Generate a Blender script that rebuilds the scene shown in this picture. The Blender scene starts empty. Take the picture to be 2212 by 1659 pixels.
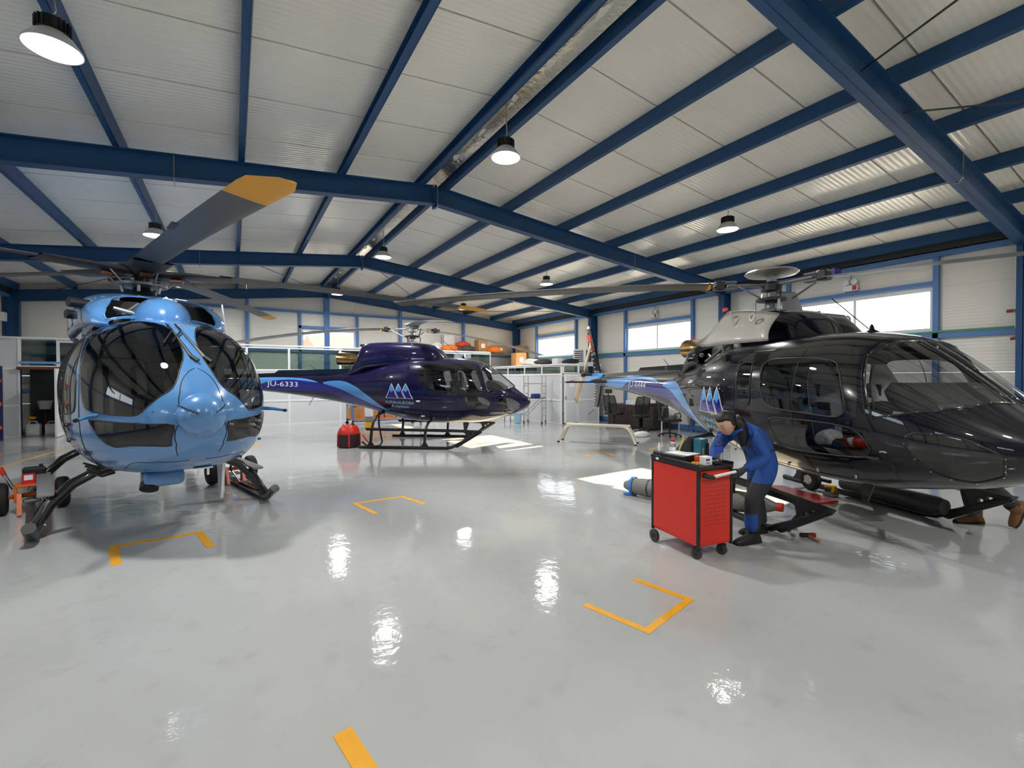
import bpy, bmesh, math, random
from mathutils import Vector, Matrix
from mathutils.geometry import delaunay_2d_cdt
random.seed(7)
sc = bpy.context.scene
COL = sc.collection
PI = math.pi

# ------------------------------------------------------------------ camera
cam = bpy.data.objects.new('camera', bpy.data.cameras.new('camera'))
COL.objects.link(cam); sc.camera = cam
cam.data.sensor_fit = 'HORIZONTAL'; cam.data.sensor_width = 36.0
cam.data.lens = 987.4 / 2212 * 36.0
cam.data.clip_start = 0.05; cam.data.clip_end = 500
_yaw, _pit, _rol = math.radians(31.36), math.radians(-0.736), math.radians(-0.106)
_F = Vector((math.sin(_yaw)*math.cos(_pit), math.cos(_yaw)*math.cos(_pit), math.sin(_pit)))
_R = Vector((math.cos(_yaw), -math.sin(_yaw), 0)); _U = _R.cross(_F)
_R2 = _R*math.cos(_rol) + _U*math.sin(_rol); _U2 = _U*math.cos(_rol) - _R*math.sin(_rol)
_m = Matrix((_R2, _U2, -_F)).transposed().to_4x4(); _m.translation = (0, 0, 1.65)
cam.matrix_world = _m

# ------------------------------------------------------------------ world, sun, exposure
w = bpy.data.worlds.new('sky'); sc.world = w; w.use_nodes = True
bg = w.node_tree.nodes['Background']
bg.inputs['Color'].default_value = (0.80, 0.90, 1.0, 1); bg.inputs['Strength'].default_value = 4.2
sun = bpy.data.objects.new('sun', bpy.data.lights.new('sun', 'SUN')); COL.objects.link(sun)
sun.data.energy = 34; sun.data.color = (1.0, 0.80, 0.52); sun.data.angle = 0.009
sun.rotation_euler = Vector((2.2, 0.12, 1.0)).to_track_quat('Z', 'Y').to_euler()
sc.view_settings.view_transform = 'Standard'; sc.view_settings.look = 'None'
sc.view_settings.gamma = 1.0; sc.view_settings.use_curve_mapping = False
sc.view_settings.exposure = 0.62
sc.cycles.max_bounces = 8; sc.cycles.diffuse_bounces = 4; sc.cycles.glossy_bounces = 4
sc.cycles.transmission_bounces = 6; sc.cycles.transparent_max_bounces = 12
sc.cycles.caustics_reflective = False; sc.cycles.caustics_refractive = False
sc.cycles.sample_clamp_indirect = 6.0
sc.cycles.use_adaptive_sampling = True; sc.cycles.adaptive_threshold = 0.02
LAMP_W = 78.0

# ------------------------------------------------------------------ helpers
def srgb(r, g, b):
    f = lambda c: (c/255/12.92) if c <= 10 else (((c/255)+0.055)/1.055)**2.4
    return (f(r), f(g), f(b), 1)
MATS = {}
def mat(name, col, rough=0.5, metal=0.0, noise=0.0, nscale=6.0, bump=0.0, bscale=60.0, coat=0.0, coat_rough=0.04,
        spec=0.5, emit=None, emit_s=0.0, alpha=1.0, trans=0.0, ior=1.5, rvar=0.0, stretch=None):
    m = bpy.data.materials.new(name); m.use_nodes = True; MATS[name] = m
    nt = m.node_tree; b = nt.nodes['Principled BSDF']
    b.inputs['Base Color'].default_value = col; b.inputs['Roughness'].default_value = rough
    b.inputs['Metallic'].default_value = metal; b.inputs['Coat Weight'].default_value = coat
    b.inputs['Coat Roughness'].default_value = coat_rough; b.inputs['IOR'].default_value = ior
    b.inputs['Specular IOR Level'].default_value = spec; b.inputs['Alpha'].default_value = alpha
    b.inputs['Transmission Weight'].default_value = trans
    if emit:
        b.inputs['Emission Color'].default_value = emit; b.inputs['Emission Strength'].default_value = emit_s
    if noise or bump or rvar:
        tc = nt.nodes.new('ShaderNodeTexCoord'); mp = nt.nodes.new('ShaderNodeMapping')
        if stretch: mp.inputs['Scale'].default_value = stretch
        nt.links.new(tc.outputs['Object'], mp.inputs['Vector'])
        if noise or rvar:
            n = nt.nodes.new('ShaderNodeTexNoise'); n.inputs['Scale'].default_value = nscale
            n.inputs['Detail'].default_value = 5; nt.links.new(mp.outputs['Vector'], n.inputs['Vector'])
        if noise:
            mx = nt.nodes.new('ShaderNodeMix'); mx.data_type = 'RGBA'; mx.blend_type = 'MIX'
            mx.inputs['A'].default_value = [c*(1-noise) for c in col[:3]]+[1]
            mx.inputs['B'].default_value = [min(1, c*(1+noise)) for c in col[:3]]+[1]
            nt.links.new(n.outputs['Fac'], mx.inputs['Factor']); nt.links.new(mx.outputs['Result'], b.inputs['Base Color'])
        if rvar:
            mr = nt.nodes.new('ShaderNodeMapRange'); mr.inputs['To Min'].default_value = max(0, rough-rvar)
            mr.inputs['To Max'].default_value = min(1, rough+rvar); mr.inputs['From Min'].default_value = .3; mr.inputs['From Max'].default_value = .7
            nt.links.new(n.outputs['Fac'], mr.inputs['Value']); nt.links.new(mr.outputs['Result'], b.inputs['Roughness'])
        if bump:
            n2 = nt.nodes.new('ShaderNodeTexNoise'); n2.inputs['Scale'].default_value = bscale; n2.inputs['Detail'].default_value = 4
            nt.links.new(mp.outputs['Vector'], n2.inputs['Vector'])
            bp = nt.nodes.new('ShaderNodeBump'); bp.inputs['Strength'].default_value = bump; bp.inputs['Distance'].default_value = 0.01
            nt.links.new(n2.outputs['Fac'], bp.inputs['Height']); nt.links.new(bp.outputs['Normal'], b.inputs['Normal'])
    return m
def glassmat(name, tint, keep, rough=0.02, edge=0.05):
    """thin pane: tinted transparency with a fresnel reflection"""
    m = bpy.data.materials.new(name); m.use_nodes = True; MATS[name] = m
    nt = m.node_tree; nt.nodes.clear()
    out = nt.nodes.new('ShaderNodeOutputMaterial'); tr = nt.nodes.new('ShaderNodeBsdfTransparent')
    gl = nt.nodes.new('ShaderNodeBsdfGlossy'); mx = nt.nodes.new('ShaderNodeMixShader'); fr = nt.nodes.new('ShaderNodeFresnel')
    tr.inputs['Color'].default_value = [c*keep for c in tint[:3]]+[1]
    gl.inputs['Roughness'].default_value = rough; fr.inputs['IOR'].default_value = 1.5
    ad = nt.nodes.new('ShaderNodeMath'); ad.operation = 'ADD'; ad.inputs[1].default_value = edge
    ge = nt.nodes.new('ShaderNodeNewGeometry'); iv = nt.nodes.new('ShaderNodeMath'); iv.operation = 'SUBTRACT'; iv.inputs[0].default_value = 1.0
    ml = nt.nodes.new('ShaderNodeMath'); ml.operation = 'MULTIPLY'                      # the far face of a pane reflects nothing extra
    nt.links.new(ge.outputs['Backfacing'], iv.inputs[1]); nt.links.new(fr.outputs['Fac'], ml.inputs[0]); nt.links.new(iv.outputs[0], ml.inputs[1])
    nt.links.new(ml.outputs[0], ad.inputs[0]); nt.links.new(ad.outputs[0], mx.inputs['Fac'])
    nt.links.new(tr.outputs[0], mx.inputs[1]); nt.links.new(gl.outputs[0], mx.inputs[2]); nt.links.new(mx.outputs[0], out.inputs['Surface'])
    return m

class MB:
    """collects shapes into one bmesh"""
    def __init__(s): s.bm = bmesh.new(); s.mats = []
    def _mi(s, m):
        return 0
    def box(s, c, d, rz=0, bev=0.0, rot=None, seg=1):
        M = Matrix.Translation(c) @ (rot if rot is not None else Matrix.Rotation(rz, 4, 'Z'))
        r = bmesh.ops.create_cube(s.bm, size=1.0)
        vs = r['verts']
        for v in vs: v.co = Vector((v.co.x*d[0], v.co.y*d[1], v.co.z*d[2]))
        if bev > 0:
            es = list({e for v in vs for e in v.link_edges})
            r2 = bmesh.ops.bevel(s.bm, geom=es, offset=min(bev, min(d)*0.45), segments=seg, affect='EDGES', profile=0.5)
            vs = list({v for f in r2['faces'] for v in f.verts} | {v for v in vs if v.is_valid})
        for v in vs: v.co = M @ v.co
        return s
    def span(s, a, b, w, h, roll=0.0, bev=0.0):
        """box from point a to point b, w wide (horizontal), h high"""
        a, b = Vector(a), Vector(b); d = b-a; L = d.length
        x = d.normalized(); up = Vector((0, 0, 1)) if abs(x.z) < 0.97 else Vector((0, 1, 0))
        y = up.cross(x).normalized(); z = x.cross(y)
        R = Matrix((x, y, z)).transposed().to_4x4() @ Matrix.Rotation(roll, 4, 'X')
        return s.box((a+b)/2, (L, w, h), rot=R, bev=bev)
    def cyl(s, a, b, r, r2=None, n=16, cap=True):
        a, b = Vector(a), Vector(b); d = b-a
        R = d.to_track_quat('Z', 'Y').to_matrix().to_4x4()
        bmesh.ops.create_cone(s.bm, cap_ends=cap, segments=n, radius1=r, radius2=r if r2 is None else r2, depth=d.length,
                              matrix=Matrix.Translation((a+b)/2) @ R)
        return s
    def sph(s, c, r, n=16, sc_=(1, 1, 1), rot=None):
        M = Matrix.Translation(c) @ (rot if rot is not None else Matrix()) @ Matrix.Diagonal((*[r*k for k in sc_], 1))
        bmesh.ops.create_uvsphere(s.bm, u_segments=n, v_segments=max(6, n//2), radius=1.0, matrix=M); return s
    def tube(s, pts, r, n=8, closed=False, cap=True):
        pts = [Vector(p) for p in pts]; k = len(pts); rr = r if isinstance(r, (list, tuple)) else [r]*k
        rings = []; prev = None
        for i, p in enumerate(pts):
            if closed: t = pts[(i+1) % k]-pts[i-1]
            else: t = pts[min(i+1, k-1)]-pts[max(i-1, 0)]
            t.normalize()
            if prev is None:
                u = t.orthogonal().normalized()
            else:
                u = (prev - t*prev.dot(t))
                u = u.normalized() if u.length > 1e-6 else t.orthogonal().normalized()
            prev = u; v = t.cross(u)
            rings.append([s.bm.verts.new(p+(u*math.cos(2*PI*j/n)+v*math.sin(2*PI*j/n))*rr[i]) for j in range(n)])
        m = k if closed else k-1
        for i in range(m):
            A, B = rings[i], rings[(i+1) % k]
            for j in range(n): s.bm.faces.new((A[j], A[(j+1) % n], B[(j+1) % n], B[j]))
        if cap and not closed:
            s.bm.faces.new(rings[0][::-1]); s.bm.faces.new(rings[-1])
        return s
    def lathe(s, prof, c=(0, 0, 0), n=24, axis=None, cap=True):
        """prof: (radius, height) pairs, about the z axis moved to c (or along axis)"""
        R = Matrix.Translation(c) @ (Vector(axis).to_track_quat('Z', 'Y').to_matrix().to_4x4() if axis else Matrix())
        rings = [[s.bm.verts.new(R @ Vector((r*math.cos(2*PI*j/n), r*math.sin(2*PI*j/n), h))) for j in range(n)] for r, h in prof]
        for A, B in zip(rings, rings[1:]):
            for j in range(n): s.bm.faces.new((A[j], A[(j+1) % n], B[(j+1) % n], B[j]))
        if cap:
            if prof[0][0] > 1e-4: s.bm.faces.new(rings[0][::-1])
            if prof[-1][0] > 1e-4: s.bm.faces.new(rings[-1])
        return s
    def prism(s, poly, a, b, plane='xz'):
        """poly extruded along the third axis from a to b"""
        def P(u, v, t): return {'xz': (u, t, v), 'xy': (u, v, t), 'yz': (t, u, v)}[plane]
        A = [s.bm.verts.new(P(u, v, a)) for u, v in poly]; B = [s.bm.verts.new(P(u, v, b)) for u, v in poly]
        n = len(poly)
        s.bm.faces.new(A); s.bm.faces.new(B[::-1])
        for i in range(n): s.bm.faces.new((A[i], B[i], B[(i+1) % n], A[(i+1) % n]))
        return s
    def grid(s, P):
        V = [[s.bm.verts.new(p) for p in row] for row in P]
        for i in range(len(V)-1):
            for j in range(len(V[0])-1): s.bm.faces.new((V[i][j], V[i+1][j], V[i+1][j+1], V[i][j+1]))
        return s
    def obj(s, name, m, parent=None, smooth=None, loc=None, rz=0.0):
        bmesh.ops.remove_doubles(s.bm, verts=s.bm.verts, dist=1e-6)
        bmesh.ops.recalc_face_normals(s.bm, faces=s.bm.faces)
        me = bpy.data.meshes.new(name); s.bm.to_mesh(me); s.bm.free()
        me.materials.append(m)
        o = bpy.data.objects.new(name, me); COL.objects.link(o); o.parent = parent
        if loc is not None: o.location = loc
        if rz: o.rotation_euler = (0, 0, rz)
        if smooth is not None: smooth_by(me, smooth)
        return o
def smooth_by(me, ang=35):
    if ang <= 0: return
    me.polygons.foreach_set('use_smooth', [True]*len(me.polygons))
    if ang < 180: me.set_sharp_from_angle(angle=math.radians(ang))
def thing(name, label, cat, loc=(0, 0, 0), rz=0.0, group=None):
    o = bpy.data.objects.new(name, None); COL.objects.link(o); o.empty_display_size = .1
    o.location = loc; o.rotation_euler = (0, 0, rz); o['label'] = label; o['category'] = cat
    if group: o['group'] = group
    return o
def tag(o, label, cat, group=None):
    o['label'] = label; o['category'] = cat
    if group: o['group'] = group
    return o
def struct(name, label=None, cat=None):
    o = bpy.data.objects.new(name, None); COL.objects.link(o); o['kind'] = 'structure'
    if label: o['label'] = label
    if cat: o['category'] = cat
    return o
def dup(root, label=None, loc=None, rz=None):
    def cp(o, par):
        c = o.copy(); COL.objects.link(c); c.parent = par
        for ch in o.children: cp(ch, c)
        return c
    r = cp(root, None)
    if label: r['label'] = label
    if loc is not None: r.location = loc
    if rz is not None: r.rotation_euler = (0, 0, rz)
    return r
_shared = {}
def inst(name, key, build, m, parent=None, loc=(0, 0, 0), rot=None, smooth=None):
    """object that shares its mesh with all others of the same key"""
    if key not in _shared:
        o = build().obj(name, m, parent, smooth=smooth); _shared[key] = o.data
    else:
        o = bpy.data.objects.new(name, _shared[key]); COL.objects.link(o); o.parent = parent
    o.location = loc
    if rot is not None: o.rotation_euler = rot
    return o

# ------------------------------------------------------------------ common materials
M_BLUE = mat('blue_steel_paint', srgb(20, 70, 118), .5, noise=.16, nscale=3, bump=.05, bscale=30)
M_BLUEL = mat('light_blue_steel_paint', srgb(80, 124, 182), .45, noise=.14, nscale=3)
M_WHITE = mat('white_pvc', srgb(228, 230, 232), .35, noise=.03)
M_GLASS = glassmat('window_glass', (1, 1, 1), .95)
M_BLACK = mat('black_plastic', srgb(20, 20, 22), .45)
M_RUBBER = mat('black_rubber', srgb(26, 26, 27), .75, noise=.2, nscale=20)
M_STEEL = mat('bare_steel', srgb(170, 172, 174), .3, metal=1.0, noise=.1)
M_ALU = mat('brushed_aluminium', srgb(196, 194, 188), .38, metal=.85, noise=.12, nscale=12)
M_GREY = mat('grey_paint', srgb(120, 122, 122), .45, noise=.1)
M_DGREY = mat('dark_grey_paint', srgb(52, 53, 54), .45, noise=.12)
M_RED = mat('red_paint', srgb(196, 40, 26), .4, noise=.06)
M_ORANGE = mat('orange_paint', srgb(212, 100, 28), .4, noise=.1)
M_YELLOW = mat('yellow_tape', srgb(226, 160, 16), .5, noise=.12, nscale=14)
M_CARD = mat('cardboard', srgb(176, 132, 84), .85, noise=.12, nscale=10)
M_WOOD = mat('brown_wood', srgb(98, 56, 34), .5, noise=.25, nscale=8)
# ================================================================== hangar shell
RX, RZ, SL = 3.217, 4.869, 0.1031            # ridge x, underside of the rafters at the ridge, roof slope
XR, XL = 12.22, -5.79                        # inner faces of the side walls
YB, YF = 19.52, -9.35                        # back and front walls
FRY = (-3.6, 2.2, 8.03, 13.65, 19.32)        # portal frames
def rafz(x): return RZ - SL*abs(x-RX)
CEIL = .545
def floor_mat():
    m = mat('grey_epoxy_floor', srgb(186, 187, 184), .16, coat=.0)
    nt = m.node_tree; b = nt.nodes['Principled BSDF']; L = nt.links
    tc = nt.nodes.new('ShaderNodeTexCoord')
    n1 = nt.nodes.new('ShaderNodeTexNoise'); n1.inputs['Scale'].default_value = .55; n1.inputs['Detail'].default_value = 8
    n2 = nt.nodes.new('ShaderNodeTexNoise'); n2.inputs['Scale'].default_value = 5; n2.inputs['Detail'].default_value = 6
    n3 = nt.nodes.new('ShaderNodeTexNoise'); n3.inputs['Scale'].default_value = 14; n3.inputs['Detail'].default_value = 3
    n4 = nt.nodes.new('ShaderNodeTexNoise'); n4.inputs['Scale'].default_value = 2.2; n4.inputs['Detail'].default_value = 2
    for n in (n1, n2, n3, n4): L.new(tc.outputs['Object'], n.inputs['Vector'])
    r1 = nt.nodes.new('ShaderNodeMix'); r1.data_type = 'RGBA'
    r1.inputs['A'].default_value = srgb(162, 164, 163); r1.inputs['B'].default_value = srgb(182, 184, 182)
    L.new(n1.outputs['Fac'], r1.inputs['Factor'])
    r2 = nt.nodes.new('ShaderNodeMix'); r2.data_type = 'RGBA'; r2.inputs['B'].default_value = srgb(148, 147, 143)
    cr = nt.nodes.new('ShaderNodeValToRGB'); cr.color_ramp.elements[0].position = .58; cr.color_ramp.elements[1].position = .78
    cr.color_ramp.elements[1].color = (.35, .35, .35, 1)
    L.new(n2.outputs['Fac'], cr.inputs['Fac']); L.new(cr.outputs['Color'], r2.inputs['Factor']); L.new(r1.outputs['Result'], r2.inputs['A'])
    L.new(r2.outputs['Result'], b.inputs['Base Color'])
    mr = nt.nodes.new('ShaderNodeMapRange'); mr.inputs['To Min'].default_value = .03; mr.inputs['To Max'].default_value = .10
    L.new(n2.outputs['Fac'], mr.inputs['Value']); L.new(mr.outputs['Result'], b.inputs['Roughness'])
    ad = nt.nodes.new('ShaderNodeMath'); ad.operation = 'ADD'; mu = nt.nodes.new('ShaderNodeMath'); mu.operation = 'MULTIPLY'; mu.inputs[1].default_value = .34
    L.new(n3.outputs['Fac'], mu.inputs[0]); L.new(mu.outputs[0], ad.inputs[0]); L.new(n4.outputs['Fac'], ad.inputs[1])
    bp = nt.nodes.new('ShaderNodeBump'); bp.inputs['Strength'].default_value = .38; bp.inputs['Distance'].default_value = .012
    L.new(ad.outputs[0], bp.inputs['Height']); L.new(bp.outputs['Normal'], b.inputs['Normal'])
    return m
M_FLOOR = floor_mat()
def ribbed(name, col, rough, axis, scale, strength, metal=0.0, noise=.05, spec=.5):
    """sheet faced panel with fine pressed ribs"""
    m = mat(name, col, rough, metal=metal, noise=noise, nscale=1.3, spec=spec)
    nt = m.node_tree; b = nt.nodes['Principled BSDF']
    tc = nt.nodes.new('ShaderNodeTexCoord'); wv = nt.nodes.new('ShaderNodeTexWave'); wv.bands_direction = axis
    wv.inputs['Scale'].default_value = scale; wv.wave_profile = 'SIN'; wv.inputs['Distortion'].default_value = .3
    bp = nt.nodes.new('ShaderNodeBump'); bp.inputs['Strength'].default_value = strength; bp.inputs['Distance'].default_value = .006
    nt.links.new(tc.outputs['Object'], wv.inputs['Vector']); nt.links.new(wv.outputs['Fac'], bp.inputs['Height'])
    nt.links.new(bp.outputs['Normal'], b.inputs['Normal']); return m
M_CEIL = ribbed('ceiling_panel_sheet', srgb(240, 238, 230), .22, 'Y', 4.2, .5, metal=.0)
M_WALL = ribbed('wall_panel_sheet', srgb(228, 225, 217), .42, 'Z', 5.0, .25, metal=.05)
M_FOIL = mat('ridge_foil', srgb(190, 188, 178), .22, metal=.9, bump=.8, bscale=12)
M_PART = mat('partition_panel', srgb(206, 209, 213), .4, noise=.03)
M_TINT = glassmat('partition_glass', (.75, .88, .84), .82)

fl = MB().box(((XL+XR)/2, (YB+YF)/2, -.05), (XR-XL+.4, YB-YF+.4, .1)).obj('floor', M_FLOOR); fl['kind'] = 'structure'
fl['label'] = 'glossy light grey epoxy hangar floor'

# ---- ceiling: sandwich panels laid down the slope, purlins, ridge cap
ceil = struct('ceiling', 'sloped ceiling of grey ribbed insulation panels on blue purlins')
PW = 1.13; n_p = int(math.ceil((YB-YF)/PW))
for side in (-1, 1):
    xe = XR+.1 if side > 0 else XL-.1
    L = abs(xe-RX); ang = math.atan(SL)*side
    for k in range(n_p):
        y = YF+PW*(k+.5)
        cx = RX+side*L/2
        inst('panel', ('cp', side), lambda L=L: MB().box((0, 0, .04), (L/math.cos(math.atan(SL)), PW-.022, .08)), M_CEIL, ceil,
             (cx, y, RZ+CEIL-SL*L/2), (0, ang, 0))
bk = MB()
for side in (-1, 1):
    xe = XR+.3 if side > 0 else XL-.3
    bk.span((RX, (YB+YF)/2, RZ+CEIL+.1), (xe, (YB+YF)/2, RZ+CEIL+.1-SL*abs(xe-RX)), YB-YF+.5, .03)
bk.obj('roof_deck', M_DGREY, ceil)
PURL = [3.02, 1.62, .16, -1.28, -2.75, -4.2, -5.5, 3.42, 4.8, 6.25, 7.7, 9.2, 10.65, 11.9]
def purlin_mesh():
    b = MB(); Ln = YB-YF
    b.box((0, 0, .1), (.006*2, Ln, .2)); b.box((.035, 0, .004), (.07, Ln, .008)); b.box((.035, 0, .196), (.07, Ln, .008)); b.box((.068, 0, .018), (.006, Ln, .03))
    return b
for x in PURL:
    inst('purlin', 'purlin', purlin_mesh, M_BLUE, ceil, (x, (YB+YF)/2, rafz(x)+.34), (0, math.atan(SL)*(1 if x > RX else -1), 0 if x > RX else PI))
rc = MB(); ys = [YF+.3*i for i in range(int((YB-YF)/.3)+1)]
rc.grid([[(RX-.19, y, rafz(RX-.19)+.50), (RX-.07, y, RZ+.535+.012*math.sin(y*9)), (RX+.07, y, RZ+.535+.012*math.cos(y*7)), (RX+.19, y, rafz(RX+.19)+.50)] for y in ys])
rc.obj('ridge_flashing', M_FOIL, ceil, smooth=180)

# ---- portal frames
def ibeam(a, b, w, d, up=None):
    """I-section from a to b (underside line), depth d upwards"""
    a, b = Vector(a), Vector(b); m = MB(); x = (b-a).normalized()
    z = Vector((0, 0, 1)) if up is None else Vector(up); z = (z-x*z.dot(x)).normalized(); y = z.cross(x)
    R = Matrix((x, y, z)).transposed().to_4x4(); c = (a+b)/2; Ln = (b-a).length
    m.box(c+z*d/2, (Ln, .010, d), rot=R); m.box(c+z*.007, (Ln, w, .014), rot=R); m.box(c+z*(d-.007), (Ln, w, .014), rot=R)
    return m
for i, fy in enumerate(FRY):
    lab = ['blue steel portal frame behind the viewpoint', 'nearest blue steel portal frame, crossing the top right corner',
           'blue steel portal frame crossing above the light blue helicopter', 'blue steel portal frame above the middle navy helicopter',
           'blue steel portal frame against the back gable wall'][i]
    fr = struct('steel_frame', lab, 'steel frame')
    for side in (-1, 1):
        xi = RX+side*8.643; xo = RX+side*9.0
        ibeam((RX+side*.01, fy, RZ), (xi, fy, rafz(xi)), .17, .33).obj('rafter', M_BLUE, fr)
        ibeam((xi, fy, 0), (xi, fy, rafz(xi)+.3), .17, .33, up=(side, 0, 0)).obj('column', M_BLUE, fr)
        MB().span((xi+side*.02, fy, rafz(xi)-.3), (xi-side*1.3, fy, rafz(xi-side*1.3)+.01), .15, .012).obj('haunch_flange', M_BLUE, fr) if False else None
        MB().box((xi+side*.16, fy, .01), (.42, .3, .02)).obj('base_plate', M_BLUE, fr)
    MB().box((RX, fy, RZ+.14), (.03, .17, .40)).obj('apex_plate', M_BLUE, fr)
    if i in (1, 2, 3):
        for hx in ((RX+.02, -1), (RX-3.9, -1), (RX+5.1, 1)):
            x = hx[0]; z = rafz(x)
            MB().tube([(x, fy-.10, z+.30), (x, fy-.10, z-.03), (x, fy-.06, z-.09), (x, fy+.02, z-.07)], .008, n=6).obj('hook_rod', M_STEEL, fr)

# ---- walls
def wall_panels(par, axis, pos, lo, hi, openings, zs, thick, sgn, cuts):
    """horizontal panels on a wall; openings = (a, b, z0, z1)"""
    cuts = sorted(set([lo, hi]+cuts+[o[0] for o in openings]+[o[1] for o in openings]))
    for a, b in zip(cuts, cuts[1:]):
        if b-a < .02: continue
        op = [o for o in openings if o[0] < (a+b)/2 < o[1]]
        zz = list(zs)
        if op: zz = sorted(set([z for z in zs if not (op[0][2]-.25 < z < op[0][3]+.25)]+[op[0][2], op[0][3]]))
        for z0, z1 in zip(zz, zz[1:]):
            if op and op[0][2]-.01 <= z0 and z1 <= op[0][3]+.01: continue
            g = .004
            c = ((a+b)/2, pos+sgn*thick/2, (z0+z1)/2) if axis == 'x' else (pos+sgn*thick/2, (a+b)/2, (z0+z1)/2)
            d = (b-a-g, thick, z1-z0-g) if axis == 'x' else (thick, b-a-g, z1-z0-g)
            MB().box(c, d).obj('panel', M_WALL, par)
WINR = [(-7.7, -4.95), (-2.0, .75), (3.5, 6.28), (9.25, 12.0), (14.9, 17.7)]
ZS = [0, .9, 1.75, 2.6, 3.47, 4.05, 4.6]
wr = struct('wall_right', 'right side wall of ribbed grey panels with blue girts')
wall_panels(wr, 'y', XR, YF, YB, [(a, b, 2.6, 3.47) for a, b in WINR], ZS, .08, 1, [-3.6, 2.2, 8.03, 13.65])
wl = struct('wall_left', 'left side wall of ribbed grey panels')
wall_panels(wl, 'y', XL, YF, YB, [(a, b, 2.6, 3.47) for a, b in WINR[:3]], ZS, .08, -1, [-3.6, 2.2, 8.03, 13.65])
wb = struct('wall_back', 'back gable wall of ribbed grey panels with blue posts')
wall_panels(wb, 'x', YB, XL, XR, [(2.3, 4.3, 2.86, 3.57)], [0, .9, 1.75, 2.86, 3.57, 4.25, 4.85, 5.5], .08, 1, [-2.6, .44, 3.2, 6.2, 9.2])
wf = struct('wall_front', 'front gable wall with closed sliding doors behind the viewpoint')
MB().box(((XL+XR)/2, YF-.06, 2.75), (XR-XL, .08, 5.5)).obj('panel', M_WALL, wf)
for k in range(6):
    MB().box((XL+1.5+k*3.0, YF+.03, 2.0), (2.9, .06, 4.0)).obj('door_leaf', M_WALL, wf)
# girts and posts, part of the walls
for par, x, s in ((wr, XR, -1), (wl, XL, 1)):
    for z in (2.49,): MB().box((x+s*.05, (YB+YF)/2, z), (.1, YB-YF, .1)).obj('girt', M_BLUEL, par)
    MB().box((x+s*.08, (YB+YF)/2, 4.12), (.16, YB-YF, .09)).obj('eave_beam', M_BLUEL, par)
    MB().box((x+s*.12, (YB+YF)/2, 4.27), (.12, YB-YF, .16)).obj('eave_purlin', M_DGREY, par)
    MB().box((x+s*.04, (YB+YF)/2, .1), (.08, YB-YF, .14)).obj('base_rail', M_BLUEL, par)
    for a, b in (WINR if par is wr else WINR[:3]):
        for y in (a-.05, b+.05): MB().box((x+s*.05, y, 2.04), (.1, .09, 4.08)).obj('post', M_BLUEL, par)
        MB().box((x+s*.05, (a+b)/2, 3.56), (.1, b-a, .09)).obj('window_head', M_BLUEL, par)
for x, wd in ((-2.6, .12), (.44, .12), (3.2, .2), (6.2, .12), (9.2, .12)):
    MB().box((x, YB-.06, (rafz(x)+.1)/2), (wd, .12, rafz(x)+.1)).obj('gable_post', M_BLUEL, wb)
for x, z0 in ((2.22, 0), (4.38, 0), (-1.2, 0)): MB().box((x, YB-.05, 2.1), (.1, .1, 4.2)).obj('window_post', M_BLUEL, wb)
MB().box(((XL+XR)/2, YB-.05, 4.25), (XR-XL, .1, .09)).obj('girt', M_BLUEL, wb)
MB().box((3.3, YB-.05, 3.66), (2.25, .1, .1)).obj('window_head', M_BLUEL, wb)
MB().box(((XL+XR)/2, YB-.05, 2.72), (XR-XL, .1, .1)).obj('girt', M_BLUEL, wb)
MB().box(((XL+XR)/2, YB-.05, 1.3), (XR-XL, .1, .1)).obj('girt', M_BLUEL, wb)
# windows
wn = 0
def window(axis, pos, a, b, z0, z1, s, lab):
    global wn
    wn += 1; p = struct('window_%d' % wn, lab); t = .06
    def bx(u, z, du, dz, th=.07, off=.03):
        c = (pos+s*off, u, z) if axis == 'y' else (u, pos+s*off, z)
        return MB().box(c, (th, du, dz) if axis == 'y' else (du, th, dz))
    for z in (z0+t/2, z1-t/2): bx((a+b)/2, z, b-a, t).obj('window_frame', M_WHITE, p)
    for u in (a+t/2, b-t/2): bx(u, (z0+z1)/2, t, z1-z0-2*t).obj('window_frame', M_WHITE, p)
    bx((a+b)/2, (z0+z1)/2, .05, z1-z0-2*t).obj('mullion', M_WHITE, p)
    for u0, u1 in ((a+t, (a+b)/2-.025), ((a+b)/2+.025, b-t)):
        bx((u0+u1)/2, (z0+z1)/2, u1-u0, z1-z0-2*t, .008).obj('pane', M_GLASS, p)
nm = ['window behind the viewpoint, far end', 'window behind the viewpoint', 'white framed window behind the black helicopter cabin', 'white framed window above the desks',
      'white framed window above the small corner room']
for k, (a, b) in enumerate(WINR): window('y', XR, a, b, 2.6, 3.47, 1, nm[k])
for k, (a, b) in enumerate(WINR[:3]): window('y', XL, a, b, 2.6, 3.47, -1, 'white framed window in the left wall out of view')
window('x', YB, 2.3, 4.3, 2.86, 3.57, 1, 'white framed window high in the back gable wall')

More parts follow.
